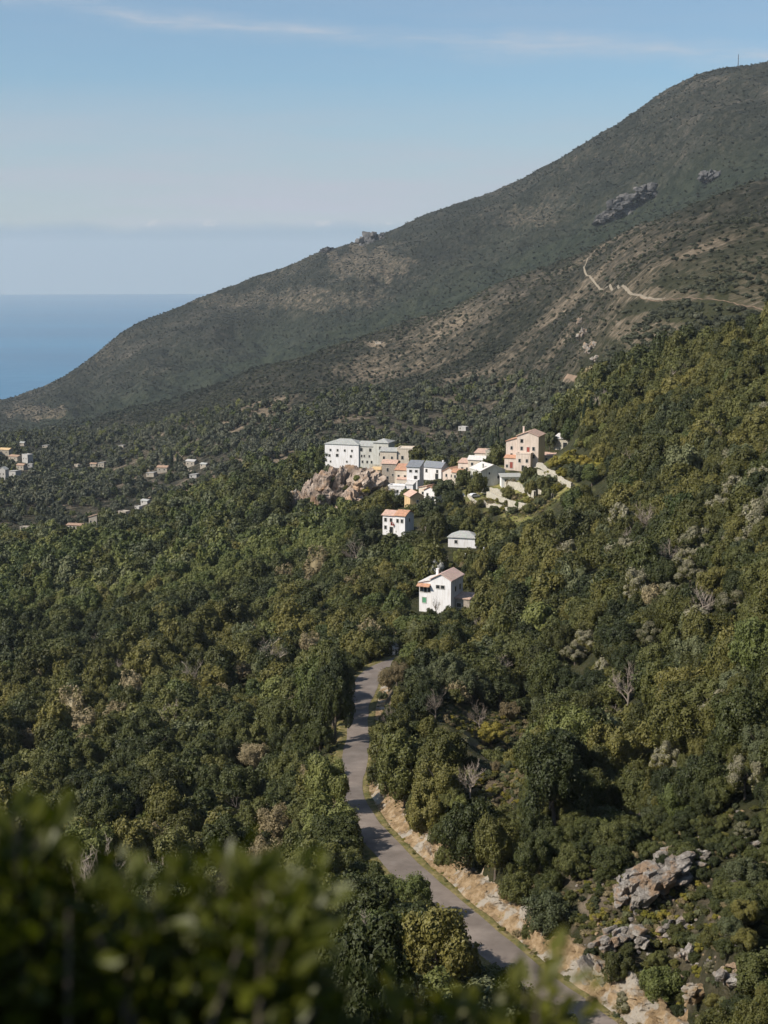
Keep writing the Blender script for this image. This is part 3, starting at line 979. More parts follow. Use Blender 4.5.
FAR = [(4, 455, 1330, 13, 6, 'cream', 'gx', 'ochre', 'far house with yellow ochre roof at the left picture edge'), (13, 461, 1300, 13, 5, 'cream', 'gx', 'pinkroof', 'far long house with pink roof left of the white block'),
       (25, 463, 1290, 10, 9, 'white', 'flat', 'white', 'far white block house at the right end of the hamlet'), (20, 470, 1260, 9, 5, 'cream', 'gx', 'orange', 'far house with orange roof below the white block'),
       (11, 477, 1230, 12, 5, 'white', 'sl', 'whiteroof', 'far low white house at the foot of the hamlet'), (2, 479, 1220, 8, 9, 'white', 'gy', 'greyroof', 'far tall white house at the left edge, lowest of the hamlet'),
       (30, 468, 1270, 5, 4, 'white', 'flat', 'white', 'far tiny white hut right of the orange roof'), (45, 448, 1420, 8, 3, 'cream', 'sl', 'whiteroof', 'far single pale house above the hamlet'), (22, 446, 1440, 6, 4, 'greywhite', 'gx', 'greyroof', 'far grey house above the hamlet'),
       (93, 467, 1250, 9, 4, 'cream', 'gx', 'pinkroof', 'far cream house beside the pale ruined wall'), (101, 468, 1240, 9, 6, 'cream', 'sl', 'whiteroof', 'far pale house with one slanting roof in the scrub'), (76, 467, 1260, 7, 3, 'greywhite', 'flat', 'greywhite', 'far low grey house in the scrub'),
       (93, 527, 800, 7, 8, 'pinkwall', 'sl', 'pinkroof', 'pinkish tall house in the valley trees at left'), (74, 529, 800, 13, 3, 'wallstone', 'gx', 'pinkroof', 'long low pinkish house left of the tall valley house'), (24, 531, 790, 6, 2.5, 'cream', 'flat', 'cream', 'tiny cream hut deep in the left valley trees'),
       (162, 473, 1170, 12, 6, 'pinkwall', 'gx', 'orange', 'far house with pink orange roof beside cypresses'), (150, 477, 1150, 10, 4, 'cream', 'sl', 'whiteroof', 'far pale low house left of the pink roof'), (190, 467, 1200, 11, 6, 'cream', 'gx', 'whiteroof', 'far cream house at the end of the lane'),
       (203, 468, 1200, 8, 4, 'greywhite', 'gx', 'greyroof', 'far grey house between the cypresses'), (193, 479, 1120, 8, 4, 'white', 'sl', 'whiteroof', 'far white house just above the near woods'),
       (144, 505, 1000, 9, 4, 'white', 'gx', 'greyroof', 'far white house below the bare earth slope'), (137, 510, 980, 6, 3, 'white', 'flat', 'white', 'far small white hut below the bare earth slope'), (122, 514, 960, 9, 2, 'greywhite', 'flat', 'greywhite', 'far long grey wall house in the valley'),
       (462, 431, 1000, 9, 4, 'white', 'flat', 'white', 'small white house in the dark woods behind the village'), (378, 344, 1560, 10, 2.5, 'cream', 'flat', 'cream', 'tiny pale building on the middle ridge'),
       (121, 448, 1380, 9, 3, 'cream', 'sl', 'whiteroof', 'far pale hut in scrub above the cypresses')]
FARP = []
for u, v, r, w_, hh, *_x in FAR:
    p = hit(u, v, r - 260, r + 500)
    rg = math.hypot(p.x, p.y)
    FARP.append(rg)
    OPEN.append((u - w_ * .5 * F / rg - 1, v - hh * F / rg - 1, u + w_ * .5 * F / rg + 1, v - hh * .15 * F / rg, rg))
SPOT = [(556, 470, 0, 6, 5.0, 'yellow'), (570, 469, 0, 8, 6.5, 'yellow'), (584, 470, 0, 7, 5.0, 'yellow'), (598, 474, 0, 7, 5, 'yellow'), (563, 478, 0, 5, 3.5, 'yellow'), (606, 480, 0, 6, 5, 'olive'), (578, 482, 0, 7, 6, 'grey'), (592, 486, 0, 7, 6.5, 'green'), (548, 476, 0, 3, 2, 'yellow'), (333, 728, 0, 6.5, 12, 'dark'), (335, 745, 0, 6, 11, 'dark'), (335, 713, 0, 6, 11.5, 'dark'), (318, 722, 0, 8, 11, 'green'), (326, 796, 0, 6.5, 8, 'dark'), (330, 812, 0, 6, 7.5, 'green'), (371, 962, 0, 7.2, 8.0, 'dark'), (412, 925, 0, 4.0, 5.2, 'green'), (330, 850, 0, 6.5, 6.5, 'green'), (405, 812, 0, 9.0, 10.0, 'dark'), (440, 790, 0, 7.5, 8.0, 'olive'),
        (470, 875, 0, 7.0, 8.2, 'dark'), (495, 880, 0, 5.0, 6.5, 'olive'), (470, 800, 0, 3.6, 4.5, 'bare'), (435, 725, 0, 4.0, 5.0, 'bare'), (480, 732, 0, 4.0, 4.4, 'bare'), (490, 745, 0, 5.0, 3.6, 'yellow'), (510, 722, 0, 4.0, 3.6, 'dry'),
        (389, 692, 0, 4.2, 4.6, 'dry'), (397, 686, 0, 4.4, 4.4, 'dry'), (404, 680, 0, 4.5, 4.2, 'olive'), (622, 985, 0, 3.0, 3.4, 'olive'), (660, 1010, 0, 3.6, 3.6, 'green'), (255, 770, 0, 6.0, 5.0, 'dry'), (312, 655, 0, 6.5, 5.5, 'dry'), (80, 735, 0, 8.0, 5.5, 'dry'), (30, 752, 0, 6.0, 5.0, 'dry'), (240, 683, 0, 6.0, 5.0, 'dry'),
        (628, 715, 0, 6.0, 7.0, 'bare'), (690, 590, 0, 5.5, 5.0, 'heath'), (685, 575, 0, 5.5, 5.0, 'heath'), (650, 650, 0, 5.0, 4.5, 'heath'), (585, 655, 0, 5.5, 4.5, 'heath'), (575, 665, 0, 5.0, 4.0, 'heath'), (730, 620, 0, 5.0, 4.5, 'heath'), (665, 780, 0, 4.2, 4.6, 'heath'), (745, 800, 0, 4, 4.2, 'heath')]
for u, v, r, D, Hh, kd_ in SPOT:
    if kd_ in ('dry', 'bare', 'heath', 'yellow'):
        p = hit(u, v, 66)
        rg = math.hypot(p.x, p.y)
        k = D * .3 * F / rg
        OPEN.append((u - k, v - Hh * .8 * F / rg, u + k, v - Hh * .25 * F / rg, rg - 1.5))
CLP = {}
CLEAR = [(488, 742, 6.5), (470, 722, 5), (508, 728, 4.5), (497, 799, 3.6), (640, 905, 4.5)]
for u, v, rad in CLEAR:
    p = CLP[(u, v)] = hit(u, v, 66)
    rg = math.hypot(p.x, p.y)
    OPEN.append((u - rad * .7 * F / rg, v - 8, u + rad * .7 * F / rg, v + 4, rg - rad * .5))
DISCS = [(P(u, v, r), rad + 1.0) for u, v, r, rad in PADS]
DISCS += [(hit(u, v, 66), rad) for u, v, rad in CLEAR]
DISCS += [(P(f[0], f[1], g), f[3] * 0.7 + 1) for f, g in zip(FAR, FARP)]
OUT = [hit(650, 884, 80), hit(610, 965, 80), hit(690, 950, 80), hit(735, 870, 80), hit(740, 975, 70)]


def allowed(x, y, z, D, Hh, ru, rv, k=0.62):
    """ru, rv: picture position of the crown centre"""
    r = math.hypot(x, y)
    for p, rad in DISCS:
        if (x - p.x) ** 2 + (y - p.y) ** 2 < (rad + D * 0.35) ** 2:
            return False
    pr = D * 0.5 * F / r * k
    for u0, v0, u1, v1, rg in OPEN:
        if r < rg and u0 - pr < ru < u1 + pr and v0 - pr < rv < v1 + pr * 1.1:
            return False
    return True


road_px = np.array([proj(ROAD[i, 0], ROAD[i, 1], ROAD[i, 2] + CAMZ) for i in range(nR)])
road_px[np.argmin(np.abs(road_px[:, 0] - 374) + np.abs(road_px[:, 1] - 670)):, 0] = -9999

SCRUBLINE = ([-400, 0, 130, 260, 384, 500, 560, 600, 640, 700, 768, 1000], [441, 438, 431, 408, 394, 380, 378, 386, 362, 348, 337, 310])
trees = []       # (x, y, z, D, H, rot, kind)


def scatter(r0, r1, sp, sizef, jitter=0.42, only=None):
    a = R(19.5)
    xs = np.arange(-r1 * math.sin(a), r1 * math.sin(a), sp)
    ys = np.arange(r0 * math.cos(a), r1, sp)
    gx, gy = np.meshgrid(xs, ys)
    gx = gx.ravel() + RNG.uniform(-jitter, jitter, gx.size) * sp
    gy = gy.ravel() + RNG.uniform(-jitter, jitter, gy.size) * sp
    r = np.hypot(gx, gy)
    az = np.arctan2(gx, gy)
    k = (r > r0) & (r < r1) & (np.abs(az) < a)
    gx, gy, r = gx[k], gy[k], r[k]
    gz = H(gx, gy)
    k = gz > 3.0
    gx, gy, gz, r = gx[k], gy[k], gz[k], r[k]
    u, v, _ = proj(gx, gy, gz)
    rd, rs, _, _ = road_near(gx, gy)
    tk = np.full(len(gx), 99.0)
    if r1 > 400:
        for pl in TRACKS:
            m_ = np.where((np.abs(gx - pl[:, 0].mean()) < 250) & (np.abs(gy - pl[:, 1].mean()) < 350))[0]
            if len(m_):
                tk[m_] = np.minimum(tk[m_], np.sqrt(((gx[m_][:, None] - pl[None, :, 0]) ** 2 + (gy[m_][:, None] - pl[None, :, 1]) ** 2).min(1)))
    nz = fbm(xy3(gx, gy, 1 / 45.0), 3, 77)
    nz2 = fbm(xy3(gx, gy, 1 / 18.0), 3, 83)
    if only:
        k = (u > only[0]) & (v > only[1])
        gx, gy, gz, r, u, v, rd, rs, nz, nz2, tk = [q[k] for q in (gx, gy, gz, r, u, v, rd, rs, nz, nz2, tk)]
    line = np.interp(u, *SCRUBLINE)
    rnd = RNG.uniform(0, 1, (len(gx), 4))
    for i in range(len(gx)):
        D = sizef(r[i]) * (0.58 + 0.85 * rnd[i, 0] ** 1.5)
        Hh = D * (0.78 + 0.5 * rnd[i, 1])
        q = rnd[i, 2]
        t_ = rnd[i, 3]
        scrub = v[i] < line[i] - 6 * nz2[i] * 2
        if scrub:
            up = (line[i] - v[i]) / 90.0
            if q > max(0.42, 0.9 - 0.5 * up + 0.9 * nz[i]):
                continue
            D *= (0.55 if r[i] < 1900 else 0.7) * (1.3 if t_ > 0.9 else 1)
            Hh = D * 0.6
            kind = 'maquis' if r[i] > 1700 or t_ < 0.2 else 'scrub'
            if r[i] < 1500:
                D *= 0.85
        else:
            left = u[i] < 350
            if r[i] > 760:
                if nz2[i] + 0.6 * nz[i] < -0.03:
                    if q > 0.3:
                        continue
                    D *= 0.6
                    Hh *= 0.55
                kind = 'scrub' if t_ < 0.62 + 0.5 * nz[i] else ('grey' if t_ < 0.84 else ('green' if t_ < 0.92 else 'dark'))
            elif left and r[i] > 430:
                kind = 'green' if t_ < 0.45 + nz[i] else ('dark' if t_ < 0.66 else ('grey' if t_ < 0.86 else 'olive'))
            elif left:
                kind = 'dark' if t_ < 0.62 + nz[i] else ('olive' if t_ < 0.87 else ('green' if t_ < 0.93 else ('dry' if t_ < 0.955 else ('grey' if t_ < 0.975 else 'bare'))))
            else:
                kind = 'dark' if t_ < 0.42 + 0.8 * nz[i] else ('olive' if t_ < 0.83 else ('grey' if t_ < 0.90 else ('heath' if t_ < 0.93 and u[i] > 540 else ('green' if t_ < 0.955 else ('dry' if t_ < 0.972 else 'bare')))))
                if nz2[i] > 0.26 and nz[i] > -0.1 and q < 0.6 and u[i] > 560:
                    kind = 'heath'
                if kind == 'heath' and r[i] > 380:
                    kind = 'olive'
        # rocky, thinly grown slope above the lower road
        if r[i] < 170 and u[i] > 555 and v[i] > 820:
            if q > 0.8:
                continue
            D *= 0.6
            Hh = D * 0.8
        if r[i] < 80 and not scrub:
            D *= 0.8
        off = 2.6 + 0.30 * D if rs[i] > 0 else 2.3 + 0.42 * D
        if only:
            off += 1.6
        if tk[i] < 2.2 + 0.5 * D:
            continue
        if rd[i] < off:
            continue
        if rd[i] < 9 and rs[i] > 0:
            D *= 0.8
            Hh *= 0.8
        cu, cv, _ = proj(gx[i], gy[i], gz[i] + Hh * 0.55)
        if r[i] < 300:
            pr = D * 0.5 * F / r[i] * 0.62
            near = (np.hypot(road_px[:, 0] - cu, road_px[:, 1] - cv) < pr + 7) & (np.hypot(ROAD[:, 0], ROAD[:, 1]) > r[i] + 1)
            if near.any():
                continue
        if r[i] < 1700 and not allowed(gx[i], gy[i], gz[i], D, Hh, cu, cv):
            continue
        trees.append((gx[i], gy[i], gz[i], D, Hh, RNG.uniform(0, 6.28), kind))


scatter(62, 130, 3.9, lambda r: 5.2)
scatter(130, 330, 4.0, lambda r: 5.7)
scatter(330, 760, 5.0, lambda r: 6.9)
scatter(760, 1900, 6.0, lambda r: 5.8)
scatter(1900, 3350, 8.5, lambda r: 4.6)
# filler undergrowth in the near woods
n_main = len(trees)
scatter(70, 300, 5.6, lambda r: 3.2)
scatter(72, 175, 2.4, lambda r: 3.6, only=(540, 800))
scatter(80, 200, 1.9, lambda r: 2.3, only=(440, 770))
print('trees', n_main, len(trees))
for u, v, r, rad in PADS:
    p = P(u, v, r)
    q = P(u, v, r - 8)
    print('PAD', u, v, round(p.z - float(H(p.x, p.y)[0]), 2), 'front', round(p.z - float(H(q.x, q.y)[0]), 2))

# trees placed one by one: (u, v of the foot, r, D, H, kind)
SPOT += [(u, v, 0, d, h, k) for u, v, d, h, k in [(498, 503, 2.6, 1.8, 'yellow'), (508, 506, 3.0, 2.0, 'olive'), (520, 508, 3.4, 2.4, 'green'), (528, 504, 2.4, 1.8, 'yellow'), (515, 500, 2.6, 1.7, 'dry'), (540, 507, 3.6, 3, 'grey'), (503, 512, 3.2, 2.2, 'yellow'), (490, 507, 2.6, 2.0, 'dry'), (533, 496, 2.2, 1.6, 'green'), (548, 500, 4.5, 4, 'dark'), (525, 497, 2.0, 1.4, 'yellow'), (480, 508, 3.0, 2.6, 'olive'), (512, 516, 4, 3, 'grey'), (528, 515, 4.4, 3.6, 'dark'), (556, 493, 3.6, 3, 'yellow'), (495, 516, 4, 3.4, 'dark')]]
SPOT_V = [(585, 413, 480, 3.0, 13, 'spire'), (591, 409, 484, 2.6, 12, 'spire'), (597, 406, 490, 2.4, 9, 'spire'), 
          (463, 491, 505, 6.5, 8, 'dark'), (479, 494, 488, 6.5, 8.5, 'dark'), (430, 519, 452, 9, 7.5, 'grey'), (444, 500, 490, 9, 8, 'grey'), (413, 526, 460, 8, 7.5, 'dark'), (397, 509, 500, 6.5, 6, 'dark'), (330, 506, 602, 4.5, 4, 'olive'), (347, 512, 596, 5, 4, 'dark'), (308, 512, 600, 5, 4, 'grey'), (360, 498, 606, 4, 4.5, 'olive'),
          (537, 499, 452, 9, 8, 'grey'), (548, 500, 446, 8.5, 8.5, 'grey'), (528, 480, 485, 4.2, 3.6, 'olive'), (513, 490, 482, 5.5, 4.2, 'dry'), (388, 500, 528, 8, 5.5, 'dry'), (323, 466, 655, 10, 9, 'dark'), (318, 488, 630, 6, 8, 'dark'),
          (300, 475, 680, 12, 11, 'dark'), (357, 505, 600, 6, 7, 'olive'), (372, 500, 605, 6, 5, 'yellow'), (290, 525, 600, 8, 4, 'yellow'), (270, 528, 600, 8, 4, 'yellow'), (312, 520, 600, 7, 4.5, 'yellow'), (355, 528, 560, 7, 7, 'green'),
          (412, 545, 385, 8, 8, 'green'), (431, 614, 322, 3.0, 3.4, 'dark'), (436, 612, 326, 2.6, 5.2, 'bare'), (450, 611, 326, 4.0, 3.2, 'dark'), (478, 600, 330, 4, 5, 'green'),
          (492, 440, 900, 4, 16, 'spire'), (498, 440, 900, 4, 17, 'spire'), (505, 442, 880, 4, 14, 'spire'), (172, 472, 1150, 5, 16, 'spire'), (178, 473, 1140, 4, 14, 'spire'), (166, 471, 1160, 4, 13, 'spire'), (205, 470, 1180, 5, 15, 'spire'), (212, 471, 1175, 5, 16, 'spire'),
          (560, 432, 545, 8, 10, 'olive'), (570, 440, 530, 8, 9, 'green'), (550, 448, 535, 6, 7, 'grey')]
for u, v, r, D, Hh, kd_ in SPOT:
    p = hit(u, v, 66)
    rdd = road_near(np.array([p.x]), np.array([p.y]))
    if rdd[0][0] < 3.2:
        continue
    trees.append((p.x, p.y, p.z, D, Hh, random.uniform(0, 6.28), kd_))
n_spot0 = len(trees)
for u, v, r, D, Hh, kd_ in SPOT_V:
    p = P(u, v, r)
    trees.append((p.x, p.y, min(p.z, float(H(p.x, p.y)[0]) + 0.3), D, Hh, random.uniform(0, 6.28), kd_))

# drop scattered trees that stand inside a placed one
TA = np.array([t[:5] for t in trees])
keep = np.ones(len(trees), bool)
for j in list(range(len(trees) - len(SPOT_V) - len(SPOT), len(trees))):
    d = np.hypot(TA[:, 0] - TA[j, 0], TA[:, 1] - TA[j, 1])
    k = (d < 0.42 * TA[j, 3] + 0.2 * TA[:, 3])
    k[len(trees) - len(SPOT_V) - len(SPOT):] = False
    keep &= ~k
placed_from = len(trees) - len(SPOT_V) - len(SPOT)
spot_flag = np.zeros(len(trees), bool)
spot_flag[placed_from:] = True
trees = [t for t, k in zip(trees, keep) if k]
spot_flag = spot_flag[keep]
TA = np.array([t[:5] for t in trees])

# which show largest: paint discs front to back on a small picture
Q = 2
zb = np.full((1024 // Q, 768 // Q), -1, int)
ox = np.array([(0, 780), (100, 830), (220, 830), (300, 860), (340, 905), (420, 960), (520, 965), (560, 1000), (580, 1024)], float)
uu = np.arange(0, 768, Q)
lim = np.interp(uu, ox[:, 0], ox[:, 1] + 15, right=1100)
for i, u in enumerate(uu):
    k = int(lim[i] / Q)
    if k < zb.shape[0]:
        zb[k:, i] = -2
rT = np.hypot(TA[:, 0], TA[:, 1])
cu, cv, dT = proj(TA[:, 0], TA[:, 1], TA[:, 2] + TA[:, 4] * 0.55)
area = np.zeros(len(trees))
for i in np.argsort(rT):
    if rT[i] > 900 or dT[i] < 1:
        continue
    pw = TA[i, 3] * 0.5 * F / dT[i] / Q
    ph = TA[i, 4] * 0.5 * F / dT[i] / Q
    x0, x1 = int(max(0, cu[i] / Q - pw)), int(min(768 // Q, cu[i] / Q + pw + 1))
    y0, y1 = int(max(0, cv[i] / Q - ph)), int(min(1024 // Q, cv[i] / Q + ph + 1))
    if x1 <= x0 or y1 <= y0:
        continue
    yy, xx = np.mgrid[y0:y1, x0:x1]
    k = ((xx + .5 - cu[i] / Q) / pw) ** 2 + ((yy + .5 - cv[i] / Q) / ph) ** 2 < 1
    s_ = zb[y0:y1, x0:x1]
    k &= s_ == -1
    area[i] = k.sum()
    s_[k] = i
order = sorted(range(len(trees)), key=lambda i: (-(area[i] + (1e6 if spot_flag[i] and area[i] > 1 else 0))))
SOLO = [i for i in order[:300] if area[i] > 0]
solo_set = set(SOLO)

# ------------------------------------------------------------------ labels
LAND = [('the grey rock outcrop', 655, 885), ('the upper bend of the road', 364, 688), ("the deeply shaded road stretch", 350, 728), ("the middle stretch of road", 345, 775),
        ('the orange rock cutting', 455, 870), ("the lowest bit of road", 580, 1000), ("the pink roofed white house", 436, 590), ("the grey hipped low house", 462, 541),
        ("the orange roofed white house", 393, 521), ("the crag below the castle", 318, 490), ('the tall pink village house', 525, 447), ('the grassy village terraces', 515, 495),
        ("the bare earth clearing", 498, 797), ('the yellow grassy gully', 485, 735), ('the small white roadside gable', 389, 653), ("the tall village cypresses", 590, 400),
        ("the right hillside's wooded top", 720, 345), ("the left slope's orange tree", 85, 728), ("the pale dry roadside tree", 255, 755), ('the white flowering heath patch', 688, 580),
        ('the blurred bush in front', 180, 860)]
ORD = ['nearest', 'second nearest', 'third nearest', 'fourth nearest', 'fifth nearest', 'sixth nearest', 'seventh nearest', 'eighth nearest', 'ninth nearest', 'tenth nearest', 'eleventh nearest', 'twelfth nearest',
       'thirteenth nearest', 'fourteenth nearest', 'fifteenth nearest', 'sixteenth nearest']
WORDS = {'dark': ('oak_tree', 'dark green oak', 'tree'), 'olive': ('oak_tree', 'olive green oak', 'tree'), 'grey': ('olive_tree', 'grey green olive tree', 'tree'), 'green': ('broadleaf_tree', 'fresh green rounded tree', 'tree'),
         'heath': ('tree_heath', 'pale tipped heath tree', 'tree'), 'dry': ('dry_tree', 'brownish dry leaved tree', 'tree'), 'yellow': ('flowering_shrub', 'yellow green shrub', 'shrub'), 'bare': ('bare_tree', 'leafless grey tree', 'tree'),
         'spire': ('cypress_tree', 'slim dark cypress', 'tree'), 'scrub': ('scrub_bush', 'low dark bush', 'bush'), 'maquis': ('scrub_bush', 'low dark bush', 'bush')}
GROUPS = {'dark': 'oaks on the slopes', 'olive': 'oaks on the slopes', 'grey': 'olive trees around the village', 'green': 'rounded green trees', 'heath': 'flowering tree heaths', 'dry': 'dry leaved trees', 'yellow': 'yellow green shrubs', 'bare': 'leafless trees', 'spire': 'cypresses', 'scrub': 'low bushes', 'maquis': 'low bushes'}


def describe(i):
    x, y, z, D, Hh, rot, kd_ = trees[i]
    u, v = cu[i], cv[i]
    best = min(LAND, key=lambda l: (l[1] - u) ** 2 + (l[2] - v) ** 2)
    dx, dy = u - best[1], v - best[2]
    if abs(dx) > 1.8 * abs(dy):
        side = 'right of' if dx > 0 else 'left of'
    elif abs(dy) > 1.8 * abs(dx):
        side = 'below' if dy > 0 else 'above'
    else:
        side = ('below' if dy > 0 else 'above') + (' right of' if dx > 0 else ' left of')
    size = 'large' if D > 6.6 else ('small' if D < 3.9 else '')
    return (size + ' ' + WORDS[kd_][1] + ' ' + side + ' ' + best[0]).strip(), math.hypot(dx, dy)


lab = {}
bins = {}
for i in SOLO:
    s, d = describe(i)
    bins.setdefault(s, []).append((d, i))
for s, lst in bins.items():
    lst.sort()
    for k, (d, i) in enumerate(lst):
        lab[i] = s if len(lst) == 1 else s + ', ' + ORD[min(k, 15)]

for i in SOLO:
    x, y, z, D, Hh, rot, kd_ = trees[i]
    nm, _, cat = WORDS[kd_]
    t = empty(nm, (x, y, z - 0.1), rot, (D, D, Hh))
    tag(t, lab[i], cat, GROUPS[kd_])
    lod = 0 if rT[i] < 260 else 1
    if kd_ == 'bare':
        ms = KINDS['bare'][0]
        link('branches', ms[i % len(ms)], None, t)
    else:
        ms = KINDS[kd_][lod]
        link('crown', ms[i % len(ms)], None, t)
        link('trunk', TRUNKS[i % 3], None, t)

# ------------------------------------------------------------------ the rest of the woods: one object of scattered trees
def scatter_object(name, rows, label, cat):
    """rows: (x, y, z, D, H, rot, mesh)"""
    meshes = []
    ids = {}
    for r_ in rows:
        if r_[6].name not in ids:
            ids[r_[6].name] = len(meshes)
            meshes.append(r_[6])
    me = bpy.data.meshes.new(name)
    A = np.array([r_[:6] for r_ in rows])
    me.vertices.add(len(rows))
    me.vertices.foreach_set('co', A[:, :3].astype(np.float32).ravel())
    for nm, typ, arr in (('size', 'FLOAT_VECTOR', A[:, [3, 3, 4]]), ('turn', 'FLOAT', A[:, 5]), ('pick', 'INT', np.array([ids[r_[6].name] for r_ in rows]))):
        at = me.attributes.new(nm, typ, 'POINT')
        at.data.foreach_set('vector' if typ == 'FLOAT_VECTOR' else 'value', np.ascontiguousarray(arr.astype(np.int32 if typ == 'INT' else np.float32)).ravel())
    o = link(name, me)
    ng = bpy.data.node_groups.new(name, 'GeometryNodeTree')
    ng.interface.new_socket('Geometry', in_out='INPUT', socket_type='NodeSocketGeometry')
    ng.interface.new_socket('Geometry', in_out='OUTPUT', socket_type='NodeSocketGeometry')
    gi = ng.nodes.new('NodeGroupInput')
    go = ng.nodes.new('NodeGroupOutput')
    jn = ng.nodes.new('GeometryNodeJoinGeometry')

    def na(nm, typ):
        n = ng.nodes.new('GeometryNodeInputNamedAttribute')
        n.data_type = typ
        n.inputs['Name'].default_value = nm
        return n.outputs['Attribute']
    a_s, a_t, a_p = na('size', 'FLOAT_VECTOR'), na('turn', 'FLOAT'), na('pick', 'INT')
    cx = ng.nodes.new('ShaderNodeCombineXYZ')
    ng.links.new(a_t, cx.inputs['Z'])
    for k, ms in enumerate(meshes):
        src = bpy.data.objects.new('foliage_source', ms)
        oi = ng.nodes.new('GeometryNodeObjectInfo')
        oi.inputs['Object'].default_value = src
        cmp_ = ng.nodes.new('FunctionNodeCompare')
        cmp_.data_type = 'INT'
        cmp_.operation = 'EQUAL'
        ng.links.new(a_p, cmp_.inputs[2])
        cmp_.inputs[3].default_value = k
        ip = ng.nodes.new('GeometryNodeInstanceOnPoints')
        ng.links.new(gi.outputs[0], ip.inputs['Points'])
        ng.links.new(cmp_.outputs[0], ip.inputs['Selection'])
        ng.links.new(oi.outputs['Geometry'], ip.inputs['Instance'])
        ng.links.new(cx.outputs[0], ip.inputs['Rotation'])
        ng.links.new(a_s, ip.inputs['Scale'])
        ng.links.new(ip.outputs[0], jn.inputs[0])
    ng.links.new(jn.outputs[0], go.inputs[0])
    md = o.modifiers.new('scatter', 'NODES')
    md.node_group = ng
    tag(o, label, cat, kind='stuff')
    return o


rows_w, rows_s = [], []
for i, (x, y, z, D, Hh, rot, kd_) in enumerate(trees):
    if i in solo_set:
        continue
    r = rT[i]
    lod = 0 if r < 170 else (1 if r < 480 else (2 if r < 1000 else 3))
    ms = KINDS[kd_][lod]
    (rows_s if kd_ in ('scrub', 'maquis') else rows_w).append((x, y, z - 0.1, D, D * .6 if False else Hh, rot, ms[i % len(ms)]))
scatter_object('woodland', rows_w, 'dense evergreen woods covering the slopes and the valley', 'woodland')
scatter_object('scrubland', rows_s, 'low dark scrub scattered over the mountain slopes', 'scrub')

exec_buildings = True
# ------------------------------------------------------------------ buildings
def win_part(par, face, cx, cz, w, h, bw, bd, y0=0.0, x0=0.0, mat='pane', door=False, shutters=None):
    """window with surround and pane on a block's face: f front, l left, r right"""
    fr, pn = MB(), MB()
    e = 0.12

    def b(mb, a0, a1, z0, z1, d0, d1):
        if face == 'f':
            mb.box(x0 + a0, x0 + a1, y0 - d1, y0 - d0, z0, z1)
        elif face == 'l':
            mb.box(x0 - bw / 2 - d1, x0 - bw / 2 - d0, y0 + a0, y0 + a1, z0, z1)
        else:
            mb.box(x0 + bw / 2 + d0, x0 + bw / 2 + d1, y0 + a0, y0 + a1, z0, z1)
    b(fr, cx - w / 2 - e, cx - w / 2, cz - e, cz + h + e, -0.03, 0.07)
    b(fr, cx + w / 2, cx + w / 2 + e, cz - e, cz + h + e, -0.03, 0.07)
    b(fr, cx - w / 2, cx + w / 2, cz + h, cz + h + e, -0.03, 0.07)
    b(fr, cx - w / 2, cx + w / 2, cz - e, cz, -0.03, 0.10)
    b(pn, cx - w / 2, cx + w / 2, cz, cz + h, -0.03, 0.02)
    o = fr.obj('door' if door else 'window', M['frame'], par)
    pn.obj('panel' if door else 'pane', M[mat], o)
    if shutters:
        for s in (-1, 1):
            sh = MB()
            b(sh, cx + s * (w / 2 + e + 0.28) - 0.26, cx + s * (w / 2 + e + 0.28) + 0.26, cz - 0.05, cz + h + 0.05, 0.005, 0.06)
            sh.obj('shutter', M[shutters], o)


